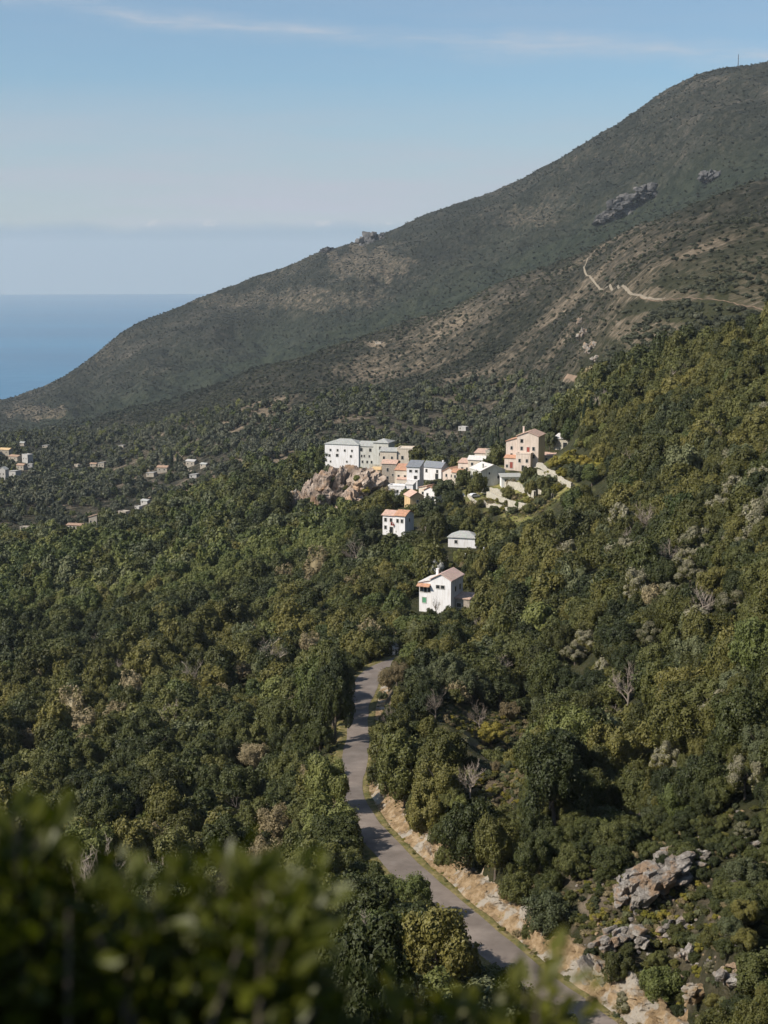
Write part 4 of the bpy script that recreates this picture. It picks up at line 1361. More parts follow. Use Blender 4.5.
def block(par, x=0, y=0, z=0, w=6, d=6, h=5, wall='white', roof=None, rmat='orange', rise=1.4, over=0.35, wins=(), sink=3.0, chim=(), rname='roof'):
    """one volume: front at y, centre at x. roof: gx ridge along x, gy gable to the front, hip, sl / sr shed falling left / right, sf shed falling to the front, flat"""
    x0, x1, y0, y1 = x - w / 2, x + w / 2, y, y + d
    mb = MB()
    th = 0.2
    rb = MB()
    z1 = z + h
    if roof == 'gy':
        mb.extrude([(x0, z - sink), (x1, z - sink), (x1, z1), (x, z1 + rise), (x0, z1)], 'y', y0, y1)
        k = rise / (w / 2)
        rb.extrude([(x0 - over, z1 - over * k + .01), (x, z1 + rise + .01), (x1 + over, z1 - over * k + .01), (x1 + over, z1 - over * k + th), (x, z1 + rise + th), (x0 - over, z1 - over * k + th)], 'y', y0 - over, y1 + over)
    elif roof == 'gx':
        ym = (y0 + y1) / 2
        mb.extrude([(y0, z - sink), (y1, z - sink), (y1, z1), (ym, z1 + rise), (y0, z1)], 'x', x0, x1)
        k = rise / (d / 2)
        rb.extrude([(y0 - over, z1 - over * k + .01), (ym, z1 + rise + .01), (y1 + over, z1 - over * k + .01), (y1 + over, z1 - over * k + th), (ym, z1 + rise + th), (y0 - over, z1 - over * k + th)], 'x', x0 - over, x1 + over)
    elif roof in ('sl', 'sr'):
        a, c = (0, rise) if roof == 'sl' else (rise, 0)
        k = rise / w
        mb.extrude([(x0, z - sink), (x1, z - sink), (x1, z1 + c), (x0, z1 + a)], 'y', y0, y1)
        zl, zr = (z1 + a + (-over * k if roof == 'sl' else over * k), z1 + c + (over * k if roof == 'sl' else -over * k))
        rb.extrude([(x0 - over, zl + .01), (x1 + over, zr + .01), (x1 + over, zr + th), (x0 - over, zl + th)], 'y', y0 - over, y1 + over)
    elif roof == 'sf':
        k = rise / d
        mb.extrude([(y0, z - sink), (y1, z - sink), (y1, z1 + rise), (y0, z1)], 'x', x0, x1)
        rb.extrude([(y0 - over, z1 - over * k + .01), (y1 + over, z1 + rise + over * k + .01), (y1 + over, z1 + rise + over * k + th), (y0 - over, z1 - over * k + th)], 'x', x0 - over, x1 + over)
    elif roof == 'hip':
        mb.box(x0, x1, y0, y1, z - sink, z1)
        o = over
        rl = max(0.1, (w - d) / 2) if w > d else 0.1
        ym = (y0 + y1) / 2
        v = [(x0 - o, y0 - o, z1 + .01), (x1 + o, y0 - o, z1 + .01), (x1 + o, y1 + o, z1 + .01), (x0 - o, y1 + o, z1 + .01), (x0 - o, y0 - o, z1 + th), (x1 + o, y0 - o, z1 + th), (x1 + o, y1 + o, z1 + th), (x0 - o, y1 + o, z1 + th), (x - rl, ym, z1 + th + rise), (x + rl, ym, z1 + th + rise)]
        rb.add(v, [(0, 3, 2, 1), (0, 1, 5, 4), (1, 2, 6, 5), (2, 3, 7, 6), (3, 0, 4, 7), (4, 5, 9, 8), (5, 6, 9), (6, 7, 8, 9), (7, 4, 8)])
    else:
        mb.box(x0, x1, y0, y1, z - sink, z1)
        if roof == 'flat':
            p = 0.3
            rb.box(x0 - .1, x1 + .1, y0 - .1, y0 + p, z1 + .004, z1 + 0.45).box(x0 - .1, x1 + .1, y1 - p, y1 + .1, z1 + .004, z1 + 0.45)
            rb.box(x0 - .1, x0 + p, y0 + p, y1 - p, z1 + .004, z1 + 0.45).box(x1 - p, x1 + .1, y0 + p, y1 - p, z1 + .004, z1 + 0.45)
            rb.box(x0 + p, x1 - p, y0 + p, y1 - p, z1 + .004, z1 + 0.1)
    wo = mb.obj('wall', M[wall], par)
    ro = None
    if roof:
        ro = rb.obj(rname, M[rmat], par)
    for (cx, cy, ch) in chim:
        cb = MB().box(x + cx - .28, x + cx + .28, y + cy - .28, y + cy + .28, z1 - 0.2, z1 + ch).box(x + cx - .36, x + cx + .36, y + cy - .36, y + cy + .36, z1 + ch + .004, z1 + ch + .14)
        cb.obj('chimney', M[wall], ro or wo)
    for wn in wins:
        face, cx, cz, ww, wh = wn[:5]
        kw = wn[5] if len(wn) > 5 else {}
        win_part(par, face, cx, z + cz, ww, wh, w, d, y0, x, **kw)
    return wo


def house(name, label, u, v, r, yaw, cat='house', group='village houses'):
    p = P(u, v, r)
    o = empty(name, p, R(yaw) - math.atan2(p.x, p.y))
    tag(o, label, cat, group)
    return o


def wgrid(xs, zs, w=0.9, h=1.3, face='f', skip=(), **kw):
    return [(face, x, z, w, h, kw) for i, x in enumerate(xs) for j, z in enumerate(zs) if (i, j) not in skip]


# the large white house above the bend
h = house('white_house', 'large white house with pale pink roof standing alone above the road bend', 436, 611, 334, -22, group='houses among the trees')
block(h, 1.2, 0, 0, 5.2, 8.0, 7.8, 'white', 'gy', 'palepink', 1.35, 0.35, wins=[('f', -0.75, 5.6, 0.9, 0.8), ('f', 0.5, 5.6, 0.9, 0.8), ('r', 3, 4.6, 1, 1.2), ('r', 6, 4.6, 1, 1.2)])
block(h, -3.0, 0.35, 0, 3.1, 7.6, 6.6, 'white', 'sl', 'whiteroof', 0.75, 0.25, wins=[('f', -0.95, 4.4, 0.8, 1.15), ('f', 0.1, 4.3, 0.7, 1.35), ('f', 1.05, 4.4, 0.6, 1.15), ('f', -0.2, 1.7, 1.0, 1.3, dict(mat='shutter'))], chim=[(0.6, 6.5, 2.2)])  # whiter roof than the main block: sunlit left side put into the colour
MB().extrude([(-1.0, 5.85), (0.3, 6.35), (0.3, 6.5), (-1.0, 6.0)], 'x', -4.8, -1.5).obj('porch_roof', M['orange'], h)
block(h, 5.75, 2.5, 0, 3.7, 4.5, 3.0, 'stone', 'sf', 'pinkroof', 0.5, 0.25, wins=[('f', -0.8, 0.9, 1.1, 1.0)])
block(h, 8.6, 2.2, 0, 1.1, 1.1, 2.6, 'white', None)
block(h, 10.2, 2.6, 0, 2.0, 0.5, 1.9, 'cream', None)
sp = empty('solar_panel', h.matrix_basis @ Vector((9.9, 3.8, 2.4)), R(-30))
tag(sp, 'dark tilted panel on a rack right of the large white house', 'panel')
MB().extrude([(-0.7, 0.25), (0.9, 1.35), (0.9, 1.45), (-0.7, 0.35)], 'x', -1.3, 1.3).obj('panel', M['panel'], sp)
MB().box(-1.2, -1.1, -0.6, -0.5, -2.6, .3).box(1.1, 1.2, -0.6, -0.5, -2.6, .3).box(-1.2, -1.1, .7, .8, -2.6, 1.2).box(1.1, 1.2, .7, .8, -2.6, 1.2).obj('rack', M['metal'], sp)

h = house('low_house', 'low white house with pale grey hipped roof among trees', 462, 547, 402, -12, group='houses among the trees')
block(h, 0, 0, 0, 8.2, 5.6, 2.6, 'white', 'hip', 'greyroof', 1.5, 0.3, wins=[('f', -1.8, 1.0, .8, .9), ('r', 2.5, .9, .8, 1.0)])

h = house('two_storey_house', 'white two storey house with bright orange roof below the village', 394, 534, 436, -24)
block(h, -2.0, 0.9, 0, 4.6, 6.0, 5.6, 'white', 'gx', 'pinkroof', 1.1, 0.35, wins=wgrid([-1.3, 0.6], [3.6, 1.2], .8, 1.1, skip={(1, 1)}) + [('f', 0.7, 0.1, 1.1, 1.9, dict(door=True))])
block(h, 2.0, 0, 0, 3.4, 7.0, 5.9, 'white', 'gx', 'orange', 1.2, 0.35, wins=wgrid([-.8, .7], [3.7], .75, 1.1) + [('r', 3.5, 3.6, .8, 1.1)])
bal = MB().box(-1.0, 0.1, -0.4, 0.8, 2.7, 2.85)
bal.box(-1.0, -0.95, -0.4, 0.8, 2.86, 3.7).box(-1.0, 0.1, -0.4, -0.34, 3.6, 3.68)
for k in range(6):
    bal.box(-0.94 + k * .2, -0.90 + k * .2, -0.39, -0.35, 2.86, 3.6)
bal.obj('balcony', M['redshutter'], h)

# castle on the crag
h = house('castle', 'long white fortified house of several storeys on top of the rocky crag', 353, 465, 646, -20, 'castle', 'village houses')
s_ = 0.47
block(h, -5.5, 0, 0, 16.5, 11, 9.2, 'white', 'hip', 'greyroof', 2.0, 0.3, wins=wgrid([-5.5, -2.0, 1.5, 5], [6.0], .8, 1.0) + wgrid([-6, -2.0, 4.5], [3.4], .9, 1.1, skip={(1, 0)}) + [('f', -2.2, 3.5, 1.2, 1.3), ('f', 2.5, 1.0, .7, .8), ('f', -5.5, .8, .6, .8)])
block(h, 6.2, 0.6, 0, 8.0, 10.5, 8.8, 'greywhite', 'gx', 'greyroof', 1.7, 0.3, wins=wgrid([-2.3, 2.0], [6.4], 1.1, 1.5) + wgrid([-2.2, -0.9, 1.5], [3.7], .7, 1.1) + wgrid([-1.8, .5, 2.6], [1.0], .8, 1.2))  # greyer than the left block: wall shade put into the plaster colour
block(h, 13.4, 0.2, 0, 7.2, 9, 10.6, 'greywhite', 'hip', 'greyroof', 1.5, 0.35, wins=wgrid([-.3], [7.6, 4.8], 1.0, 1.4) + wgrid([2.2], [5.2], .8, 1.0))  # same grey, shade of the front put into the colour
MB().box(8.5, 14.5, -2.2, 0.0, -0.2, 0.05).box(8.6, 14.4, -2.15, -2.0, 0.05, 1.0).obj('terrace', M['wallstone'], h)

h = house('terraced_house', 'broad cream house with stepped flat roofs right of the castle', 395, 471, 622, -10)
block(h, -3.0, 0, 0, 7.5, 8, 8.6, 'cream', 'gx', 'greyroof', 1.2, 0.3, wins=wgrid([-2, 1.6], [5.2, 2.6], .8, 1.2))
block(h, 4.4, 0.5, 0, 7.0, 8, 9.8, 'cream', 'flat', 'cream', wins=wgrid([-1.2], [5.2], 1.0, 1.5) + wgrid([2.0], [7.2, 2.4], .8, 1.0))

h = house('tower_house', 'tall grey brown stone house with pinkish roof below the castle', 389, 489, 580, -15)
block(h, 0, 0, 0, 6.2, 6, 10.5, 'stone', 'gx', 'pinkroof', 1.2, 0.3, wins=wgrid([-.6], [7.2, 3.8], .9, 1.5, mat='pane') + wgrid([1.6], [5.5], .6, .9))
h = house('ruined_arch', 'ochre ruined wall with a dark arch beside the stone tower', 378, 489, 588, -10, 'ruin')
block(h, -0.8, 0, 0, 3.6, 3, 8.0, 'stone', 'sf', 'ochre', 0.8, 0.15, wins=[('f', .3, 4.5, 1.2, 2.0), ('f', -0.4, .3, 1.8, 2.2)])
block(h, 2.4, .5, 0, 2.6, 3, 9.5, 'ochre', None, wins=[('f', .2, 6.0, 1.2, 2.2)])

h = house('cream_house', 'narrow cream house with a bright orange roof patch in the village', 402, 490, 552, -14)
block(h, 0, 0, 0, 6.0, 7, 7.8, 'cream', 'sf', 'orange', 1.5, 0.25, wins=wgrid([-1.4, 1.2], [4.8, 2.0], .8, 1.1))
block(h, 0.6, -2.0, 0, 4.4, 1.9, 4.4, 'cream', 'sf', 'pinkroof', .5, 0.15, wins=wgrid([-.8, 1], [1.8], .8, 1.1))
h = house('blue_roofed_house', 'white house with blue grey slate roof in the village middle', 413, 489, 549, -14)
block(h, 0, 0, 0, 5.2, 7, 8.6, 'white', 'sf', 'slate', 1.6, 0.3, wins=wgrid([-1, 1.3], [6.6], 1.0, .9) + wgrid([1.0], [3.6], 1.2, 1.6))
block(h, 0.2, -2.2, 0, 4.2, 2.1, 3.4, 'white', 'flat', 'white', wins=[('f', .6, .6, .9, 1.9, dict(door=True))])
h = house('white_cottage', 'small white cottage with flat top in front of the cream house', 399, 496, 526, -18)
block(h, -1.0, 0, 0, 6.5, 4, 3.6, 'white', 'flat', 'white', wins=wgrid([-1.8, .4, 2.2], [1.2], .8, 1.1))
block(h, 3.8, 0.4, 0, 3.0, 4, 4.4, 'white', 'sf', 'whiteroof', .6, .2, wins=[('f', 0, 1.4, 1.1, 1.4)])
h = house('gabled_house', 'white gabled house with grey slate roof above the orange roofs', 432, 479, 569, -30)
block(h, 0, 0, 0, 8.6, 6, 4.8, 'white', 'gx', 'slate', 1.9, 0.3, wins=wgrid([-2.6, 2.4], [2.6], .9, 1.3) + [('l', 3.0, 3.4, .7, .9), ('l', 3, 1, .8, 1.1), ('f', 2.2, .1, 1.4, 2.2, dict(door=True))], chim=[(3.4, 3.0, 2.6)])
h = house('pink_roofed_house', 'low house with a bright orange pink roof at the right end of the row', 449, 480, 560, -35)
block(h, 0, 0, 0, 6.2, 5.5, 3.2, 'pinkwall', 'gy', 'orange', 1.7, 0.3, wins=[('f', -1.3, 1.2, .8, 1.1), ('f', 1.3, 1.2, .8, 1.1), ('l', 2.5, 1.2, .8, 1.1)])
h = house('ochre_house', 'yellow ochre gabled house with faded orange roof', 417, 508, 484, 18)
block(h, 0, 0, 0, 5.0, 6.5, 4.0, 'ochre', 'gy', 'pinkroof', 1.5, 0.35, wins=[('f', 0.2, 1.8, .7, .9), ('r', 3.0, 1.9, .8, 1.0)])
h = house('orange_roofed_house', 'white house with orange gabled roof just behind the ochre house', 430, 502, 500, -32)
block(h, 0, 0, 0, 5.0, 5.6, 4.2, 'white', 'gy', 'orange', 1.3, 0.4, wins=[('f', -1.1, 2.0, .8, 1.1), ('f', 1.2, .1, 1.1, 2.0, dict(door=True))])
block(h, -4.0, 1.5, 0, 3.4, 4.5, 4.6, 'cream', 'sl', 'pinkroof', .8, .3, wins=[('f', 0, 2.2, .8, 1.0)])

# right hand cluster
h = house('stone_house', 'small pinkish stone house at the left of the right village cluster', 464, 480, 540, -20)
block(h, 0, 0, 0, 5.0, 5, 6.6, 'pinkwall', 'sf', 'pinkroof', 1.0, 0.3, wins=wgrid([-.8, 1.2], [3.8], .8, 1.1))
block(h, 4.2, 1.2, 0, 4.0, 5, 6.0, 'cream', 'gx', 'whiteroof', 1.2, 0.3, wins=wgrid([0.2], [3.6], .8, 1.1))
h = house('grey_gabled_house', 'pale grey gabled house with a long sloping roof below the tall pink house', 493, 487, 503, 26)
block(h, 0, 0, 0, 9.5, 9.0, 6.0, 'greywhite', 'gy', 'whiteroof', 1.9, 0.35, wins=[('f', -1.5, 4.6, .6, .8), ('l', 3.0, 3.6, .9, 1.2), ('l', 6.0, 3.6, .9, 1.2), ('f', 2, 3.0, .7, .9)], chim=[(-3.2, 1.8, 2.2)])
h = house('lean_to_house', 'white lean-to with flat grey roof attached in front of the grey gable', 511, 486, 499, 8)
block(h, 0, 0, 0, 6.8, 4.5, 3.2, 'white', 'sf', 'greyroof', .5, 0.5, wins=[('f', -1.6, .3, 1.3, 2.1, dict(door=True)), ('f', 1.2, 1.1, .9, 1.1)])
h = house('tall_house', 'tall pink house of four storeys with orange roof over the village', 524, 470, 514, -14)
block(h, 1.2, 0, 0, 8.0, 10, 12.4, 'pinkwall', 'gy', 'pinkroof', 1.5, 0.35, wins=wgrid([-2.2, 2.2], [10.0, 7.2, 4.4], .9, 1.3, skip={(1, 0)}) + [('f', .2, 6.4, 1.1, 2.0, dict(mat='redshutter')), ('f', -2.2, 10.0, .9, 1.2), ('l', 3, 7, .9, 1.3)], chim=[(-2.8, 5, 2.8)])
block(h, -4.9, 0.6, 0, 4.2, 9, 10.2, 'pinkwall', 'sl', 'orange', 1.3, 0.3, wins=wgrid([0], [7.2, 4.6], .8, 1.2) + [('l', 4, 6, .9, 1.3)])
block(h, 0.4, -3.2, 0, 5.4, 3.1, 6.2, 'pinkwall', 'flat', 'pinkwall', wins=wgrid([-1.3, 1.4], [3.2], .8, 1.2) + [('f', 0, .1, 1.0, 2.0, dict(door=True))])
block(h, -4.6, -2.2, 0, 4.4, 2.6, 4.4, 'pinkwall', 'sf', 'orange', .7, 0.25, wins=[('f', .4, 0.8, 1.1, 2.2, dict(mat='redshutter')), ('f', -1.2, 1.0, .7, 1.0)])
h = house('garden_shed', 'low cream shed with pinkish roof right of the tall house', 549, 463, 528, -16, 'shed')
block(h, 0, 0, 0, 5.6, 4, 2.6, 'cream', 'sf', 'pinkroof', .7, 0.3, wins=[('f', -1, .9, .8, .9)])
h = house('hill_house', 'small white flat roofed house behind the tall pink house', 546, 437, 640, -10)
block(h, 0, 0, 0, 6.5, 6, 4.0, 'white', 'flat', 'white', wins=wgrid([-1.6, 1.4], [1.6], .8, 1.1))
h = house('stone_barn', 'pale stone barn half hidden by trees right of the tall house', 562, 449, 534, -20, 'barn')
block(h, 0, 0, 0, 7.0, 6, 3.8, 'wallstone', 'sf', 'whiteroof', 1.2, 0.3, wins=[('f', 1.2, .1, 1.6, 2.4, dict(door=True))])

h = house('cream_barn', 'small cream house with bleached roof squeezed behind the grey gable', 476, 474, 536, -16)
block(h, 0, 0, 0, 6.5, 5, 5.4, 'cream', 'gx', 'whiteroof', 1.2, 0.3, wins=wgrid([-1.6, 1.2], [3.2], .8, 1.1))
h = house('roofless_house', 'old stone house without roof left of the tall pink house', 494, 466, 545, -18)
block(h, 0, 0, 0, 7.0, 6, 5.6, 'wallstone', 'flat', 'wallstone', wins=wgrid([-1.8, 1.0], [3.0], .9, 1.3))
block(h, -6, 1, 0, 4.5, 5, 4.6, 'cream', 'sf', 'pinkroof', 1.0, 0.3, wins=wgrid([0], [2.4], .8, 1.1))
h = house('corner_house', 'narrow white house with small orange roof between the two village clusters', 457, 484, 532, -20)
block(h, 0, 0, 0, 4.2, 4.6, 4.4, 'cream', 'gx', 'orange', 1.0, 0.3, wins=wgrid([-.8, .9], [2.3], .7, 1.0))
h = house('stepped_house', 'pale stepped house just below the broad cream house', 392, 479, 604, -14)
block(h, 3.2, 0, 0, 5.4, 5, 5.2, 'white', 'flat', 'white', wins=wgrid([-1.4, 1.2], [3.0], .8, 1.2))
block(h, 7.6, -1, 0, 3.4, 4, 4.0, 'cream', 'sf', 'pinkroof', .7, .25, wins=wgrid([0], [1.8], .8, 1.1))
# terraces and walls of the village
def stone_wall(label, pts, hgt, thick=0.6, mat='wallstone', name='stone_wall'):
    pl = resample(catmull([list(hit(u, v, 380)) for u, v, r in pts], 8), 0.9)
    pl[:, 2] = H(pl[:, 0], pl[:, 1])
    t = np.gradient(pl[:, :2], axis=0)
    t /= np.linalg.norm(t, axis=1)[:, None]
    n = np.stack([t[:, 1], -t[:, 0]], 1)
    k = len(pl)
    jag = RNG.uniform(-0.15, 0.15, k)
    V = np.zeros((k, 6, 3))
    for c, (o, z) in enumerate([(-.5, -2.5), (-.5, .5), (-.5, 1), (.5, 1), (.5, .5), (.5, -2.5)]):
        V[:, c, :2] = pl[:, :2] + n * o * thick + n * (RNG.uniform(-.06, .06, k))[:, None]
        V[:, c, 2] = pl[:, 2] + (z * hgt + (jag if z == 1 else 0) if z > 0 else z)
    tag(link(name, grid_mesh(name, V, False), M[mat]), label, 'wall', 'walls of the village terraces')


stone_wall('pale terrace wall climbing right of the tall pink house', [(531, 466, 496), (545, 471, 486), (560, 478, 478)], 1.6)
stone_wall('long stone wall holding the middle grass terrace', [(505, 489, 478), (520, 491, 470), (535, 499, 462)], 2.4)
stone_wall('ochre lower terrace wall above the woods', [(487, 497, 470), (500, 503, 463), (515, 508, 458), (532, 512, 452)], 2.0)
stone_wall('low stone wall in the lower terrace grass', [(484, 505, 0), (500, 509, 0), (518, 514, 0)], 1.3)
stone_wall('stone wall crossing the upper terrace grass', [(526, 489, 0), (540, 494, 0), (553, 499, 0)], 1.4)
stone_wall('upper terrace wall below the shed and yellow shrubs', [(538, 474, 492), (555, 480, 480), (572, 488, 466)], 1.6)
stone_wall('short pale wall under the grey gabled house', [(478, 491, 494), (490, 494, 484), (504, 497, 474)], 2.2)
stone_wall('pale parapet of the village parking place', [(463, 496, 474), (472, 501, 466), (484, 507, 460)], 1.0)

# parked car in the village square
car = empty('parked_car', P(474, 497.5, 474), R(35))
tag(car, 'small pale car parked by the village parapet', 'car')
MB().extrude([(-1.9, .35), (1.9, .35), (1.95, .75), (1.1, .9), (.5, 1.4), (-1.0, 1.42), (-1.7, .95), (-1.95, .8)], 'y', -.8, .8).obj('body', M['metal'], car)
MB().extrude([(.95, .95), (.48, 1.34), (-.95, 1.36), (-1.5, .97)], 'y', -.82, .82).obj('window', M['pane'], car)
for sx in (-1.2, 1.2):
    for sy in (-.75, .75):
        w_ = MB()
        w_.tube([(sx, sy - .1, .32), (sx, sy + .1, .32)], [.32, .32], 12)
        w_.obj('wheel', M['panel'], car)

# little roadside shrine by the bend, lamp posts
SHR = hit(390, 656, 200)
h = house('roadside_shrine', 'tiny white gabled hut in the bushes above the upper road bend', 390, 656, math.hypot(SHR.x, SHR.y), -25, 'hut', 'houses among the trees')
block(h, 0, 0, 0.2, 1.8, 1.8, 1.2, 'white', 'gy', 'greyroof', 1.2, 0.15, sink=1.2, wins=[('f', 0, .3, .6, .6)])
for u, v, r, hh, lb in [(465, 566, 350, 3.2, 'short white post among trees right of the white house'), (483.5, 565, 352, 4.6, 'taller white post among trees right of the white house')]:
    p = hit(u, v + 5, 250)
    z = p.z
    o = empty('white_post', (p.x, p.y, z))
    tag(o, lb, 'post', 'white posts in the woods')
    top_ = hh + 1.2
    MB().tube([(0, 0, -.5), (0, 0, top_)], [.10, .07], 8).obj('pole', M['white'], o)
    MB().box(-.12, .12, -.12, .12, top_, top_ + .35).obj('cap', M['white'], o)
h = house('white_hut', 'small pale hut half hidden in trees on the right slope', 495, 551, 392, -15, 'hut', 'houses among the trees')
block(h, 0, 0, 0, 2.0, 3, 2.6, 'cream', 'sf', 'whiteroof', .6, .2, wins=[('f', 0, .2, .8, 1.8, dict(door=True))])
# white blossom tree behind the white house
p = P(438, 571, 352)
t = empty('blossom_tree', (p.x, p.y, p.z - 3.5), 0, (4.2, 4.2, 6.6))
tag(t, 'slim tree in white blossom behind the large white house', 'tree')
link('crown', crown_mesh('crown', 777, 900, .08, M['blossom'], 'olive', 16), None, t)
link('trunk', TRUNKS[0], None, t)

# far hamlet at the left and in the valley: (u, v, r, w, h, wall, roof, rmat, label)
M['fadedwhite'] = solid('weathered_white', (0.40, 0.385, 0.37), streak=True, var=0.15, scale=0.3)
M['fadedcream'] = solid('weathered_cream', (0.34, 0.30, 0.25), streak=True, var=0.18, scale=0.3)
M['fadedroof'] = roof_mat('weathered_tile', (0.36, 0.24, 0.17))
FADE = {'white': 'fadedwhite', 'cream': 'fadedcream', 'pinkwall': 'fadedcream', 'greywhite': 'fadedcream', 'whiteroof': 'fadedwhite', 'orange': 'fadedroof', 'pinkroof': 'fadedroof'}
for u, v, r, w_, hh, wl, rf, rm, lb in FAR:
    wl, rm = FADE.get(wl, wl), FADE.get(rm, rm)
    w_, hh = w_ * (.85 if u < 35 else .72), hh * (.85 if u < 35 else .75)
    q = P(u, v, FARP[[f[8] for f in FAR].index(lb)])
    o = empty('far_house', q, R(random.uniform(-40, -5)))
    tag(o, lb, 'house', 'far houses in the valley')
    ws = [('f', -w_ * .25, hh * .45, 1.0, 1.2), ('f', w_ * .22, hh * .45, 1.0, 1.2)]
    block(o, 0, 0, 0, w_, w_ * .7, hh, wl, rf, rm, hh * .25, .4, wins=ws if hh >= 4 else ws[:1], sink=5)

path_strip('valley_lane', [(187, 445), (183, 455), (178, 462), (182, 470), (190, 474)], 4.0, M['track'], 'pale lane climbing to the far hamlet', 800, 1.2)

# mast on the summit, white marker on the sea ridge
p = hit(738, 68, 2300, 3500)
o = empty('radio_mast', p)
tag(o, 'thin radio mast on the bare mountain summit', 'mast')
MB().tube([(0, 0, -1), (0, 0, 26)], [.9, .5], 6).obj('mast', M['darkmetal'], o)
MB().box(-1.6, 1.6, -.3, .3, 17, 17.5).box(-1.2, 1.2, -.3, .3, 22, 22.5).obj('antenna', M['darkmetal'], o)
p = hit(59, 376, 2300, 3500)
o = empty('ridge_pillar', p)
tag(o, 'small white pillar on the far ridge above the sea', 'pillar')
MB().tube([(0, 0, -2), (0, 0, 13)], [1.6, 1.2], 8).obj('pillar', M['white'], o)
MB().box(-1.7, 1.7, -1.7, 1.7, 13, 14.2).obj('cap', M['white'], o)

# ------------------------------------------------------------------ rocks
def rock_mesh(name, seed, sx, sy, sz, blocks=11, rough=0.05, sub=None, tilt=0.5, bs=(.28, .62)):
    """one outcrop: broken angular blocks that share a bedding direction"""
    rng = np.random.default_rng(seed)
    bed = np.array([rng.normal() * tilt, rng.normal() * tilt, 1.0])
    bed /= np.linalg.norm(bed)
    t1 = np.cross(bed, [0.3, 1, 0.1])
    t1 /= np.linalg.norm(t1)
    t2 = np.cross(bed, t1)
    vs, fs, off = [], [], 0
    base = sub or ICO4
    for k in range(blocks):
        v = base[0].copy()
        planes = [(bed, rng.uniform(.35, .6)), (-bed, rng.uniform(.35, .6))]
        for q in range(9):
            a = rng.uniform(0, 6.28)
            n = t1 * math.cos(a) + t2 * math.sin(a) + bed * rng.normal() * 0.35
            planes.append((n / np.linalg.norm(n), rng.uniform(.5, .85)))
        for n, d in planes:
            v -= np.outer(np.maximum(v @ n - d, 0), n)
        v = v @ np.stack([t1, t2, bed]).T          # to the bedding frame
        v = v * np.array([rng.uniform(.6, 1.1), rng.uniform(.5, .9), rng.uniform(.5, 1.1)])
        v = v @ np.stack([t1, t2, bed])
        a, q = rng.uniform(0, 6.28), (0 if k == 0 else rng.uniform(.25, .85))
        h_ = rng.uniform(-.35, .75) * (1 - q * .6)
        s_ = rng.uniform(*bs) if k else bs[1] * 1.2
        v = v * s_ + np.array([math.cos(a) * q, math.sin(a) * q, h_])
        v = v + (fbm(v * 3.5 + seed, 3, seed)[:, None] * 0.10 + fbm(v * 11 + seed, 3, seed + 2)[:, None] * rough) * (v / (np.linalg.norm(v, axis=1)[:, None] + .2))
        vs.append(v)
        fs.append(base[1] + off)
        off += len(v)
    return mesh_np(name, np.vstack(vs) * np.array([sx, sy, sz]), np.vstack(fs), False)


ICO4 = ico(4)
ROCKS = [(656, 890, 0, 4.2, 3.0, 3.0, 'rock_grey', 'large grey fractured rock outcrop on the slope above the road'), (682, 868, 0, 3.2, 2.2, 2.0, 'rock_grey', 'upper grey ledge of rock on top of the outcrop'), (630, 900, 0, 2.4, 1.8, 2.0, 'rock_grey', 'rust stained rock at the left foot of the outcrop'),
         (612, 945, 0, 2.2, 1.6, 1.6, 'rock_grey', 'pale jagged rock above the road cutting'), (640, 945, 0, 2.0, 1.6, 1.3, 'rock_grey', 'flat pale rock between bushes below the outcrop'), (675, 935, 0, 1.8, 1.5, 1.1, 'rock_grey', 'grey slab right below the large outcrop'),
         (600, 985, 0, 2.4, 1.5, 2.2, 'rock_grey', 'whitish rock face at the lower end of the cutting'), (735, 985, 0, 1.8, 1.6, 1.3, 'rock_grey', 'tan rock in bushes near the lower right corner'), (700, 1000, 0, 1.6, 1.3, 1.2, 'rock_bank', 'ochre rock low on the right slope'),
         (733, 895, 0, 1.6, 1.3, 1.2, 'rock_grey', 'grey rock standing between trees at the right edge'), (760, 915, 0, 1.5, 1.3, 1.3, 'rock_grey', 'small grey rock at the right picture edge'), (690, 960, 0, 1.3, 1.2, 1.0, 'rock_grey', 'small split rock under the bushes on the right slope'), (532, 862, 0, 1.3, 1.1, 1.1, 'rock_grey', 'lone pale rock among trees above the cutting'), (745, 850, 0, 1.7, 1.3, 1.2, 'rock_grey', 'weathered rock high at the right edge')]
for k, (u, v, r, sx, sy, sz, mt, lb) in enumerate(ROCKS):
    p = hit(u, v, 66)
    o = link('rock_outcrop', rock_mesh('rock_outcrop', 900 + k, sx, sy, sz, 64 if k < 3 else 18, 0.08, bs=(.16, .42) if k < 3 else (.25, .5)), M[mt])
    o.location = (p.x, p.y, p.z + sz * 0.25)
    o.rotation_euler = (R(random.uniform(-12, 12)), R(random.uniform(-12, 12)), random.uniform(0, 6.28))
    tag(o, lb, 'rock', 'rocks on the right slope')
st_ = []
for k in range(3):
    v = ICO2[0] * np.array([1, .8, .6])
    for q in range(7):
        n = RNG.normal(size=3)
        n /= np.linalg.norm(n)
        v = v - np.outer(np.maximum(v @ n - RNG.uniform(.4, .7), 0), n)
    ms = mesh_np('stone', v * .5, ICO2[1])
    ms.materials.append(M['rock_grey'] if k else M['rock_bank'])
    st_.append(ms)
rows = []
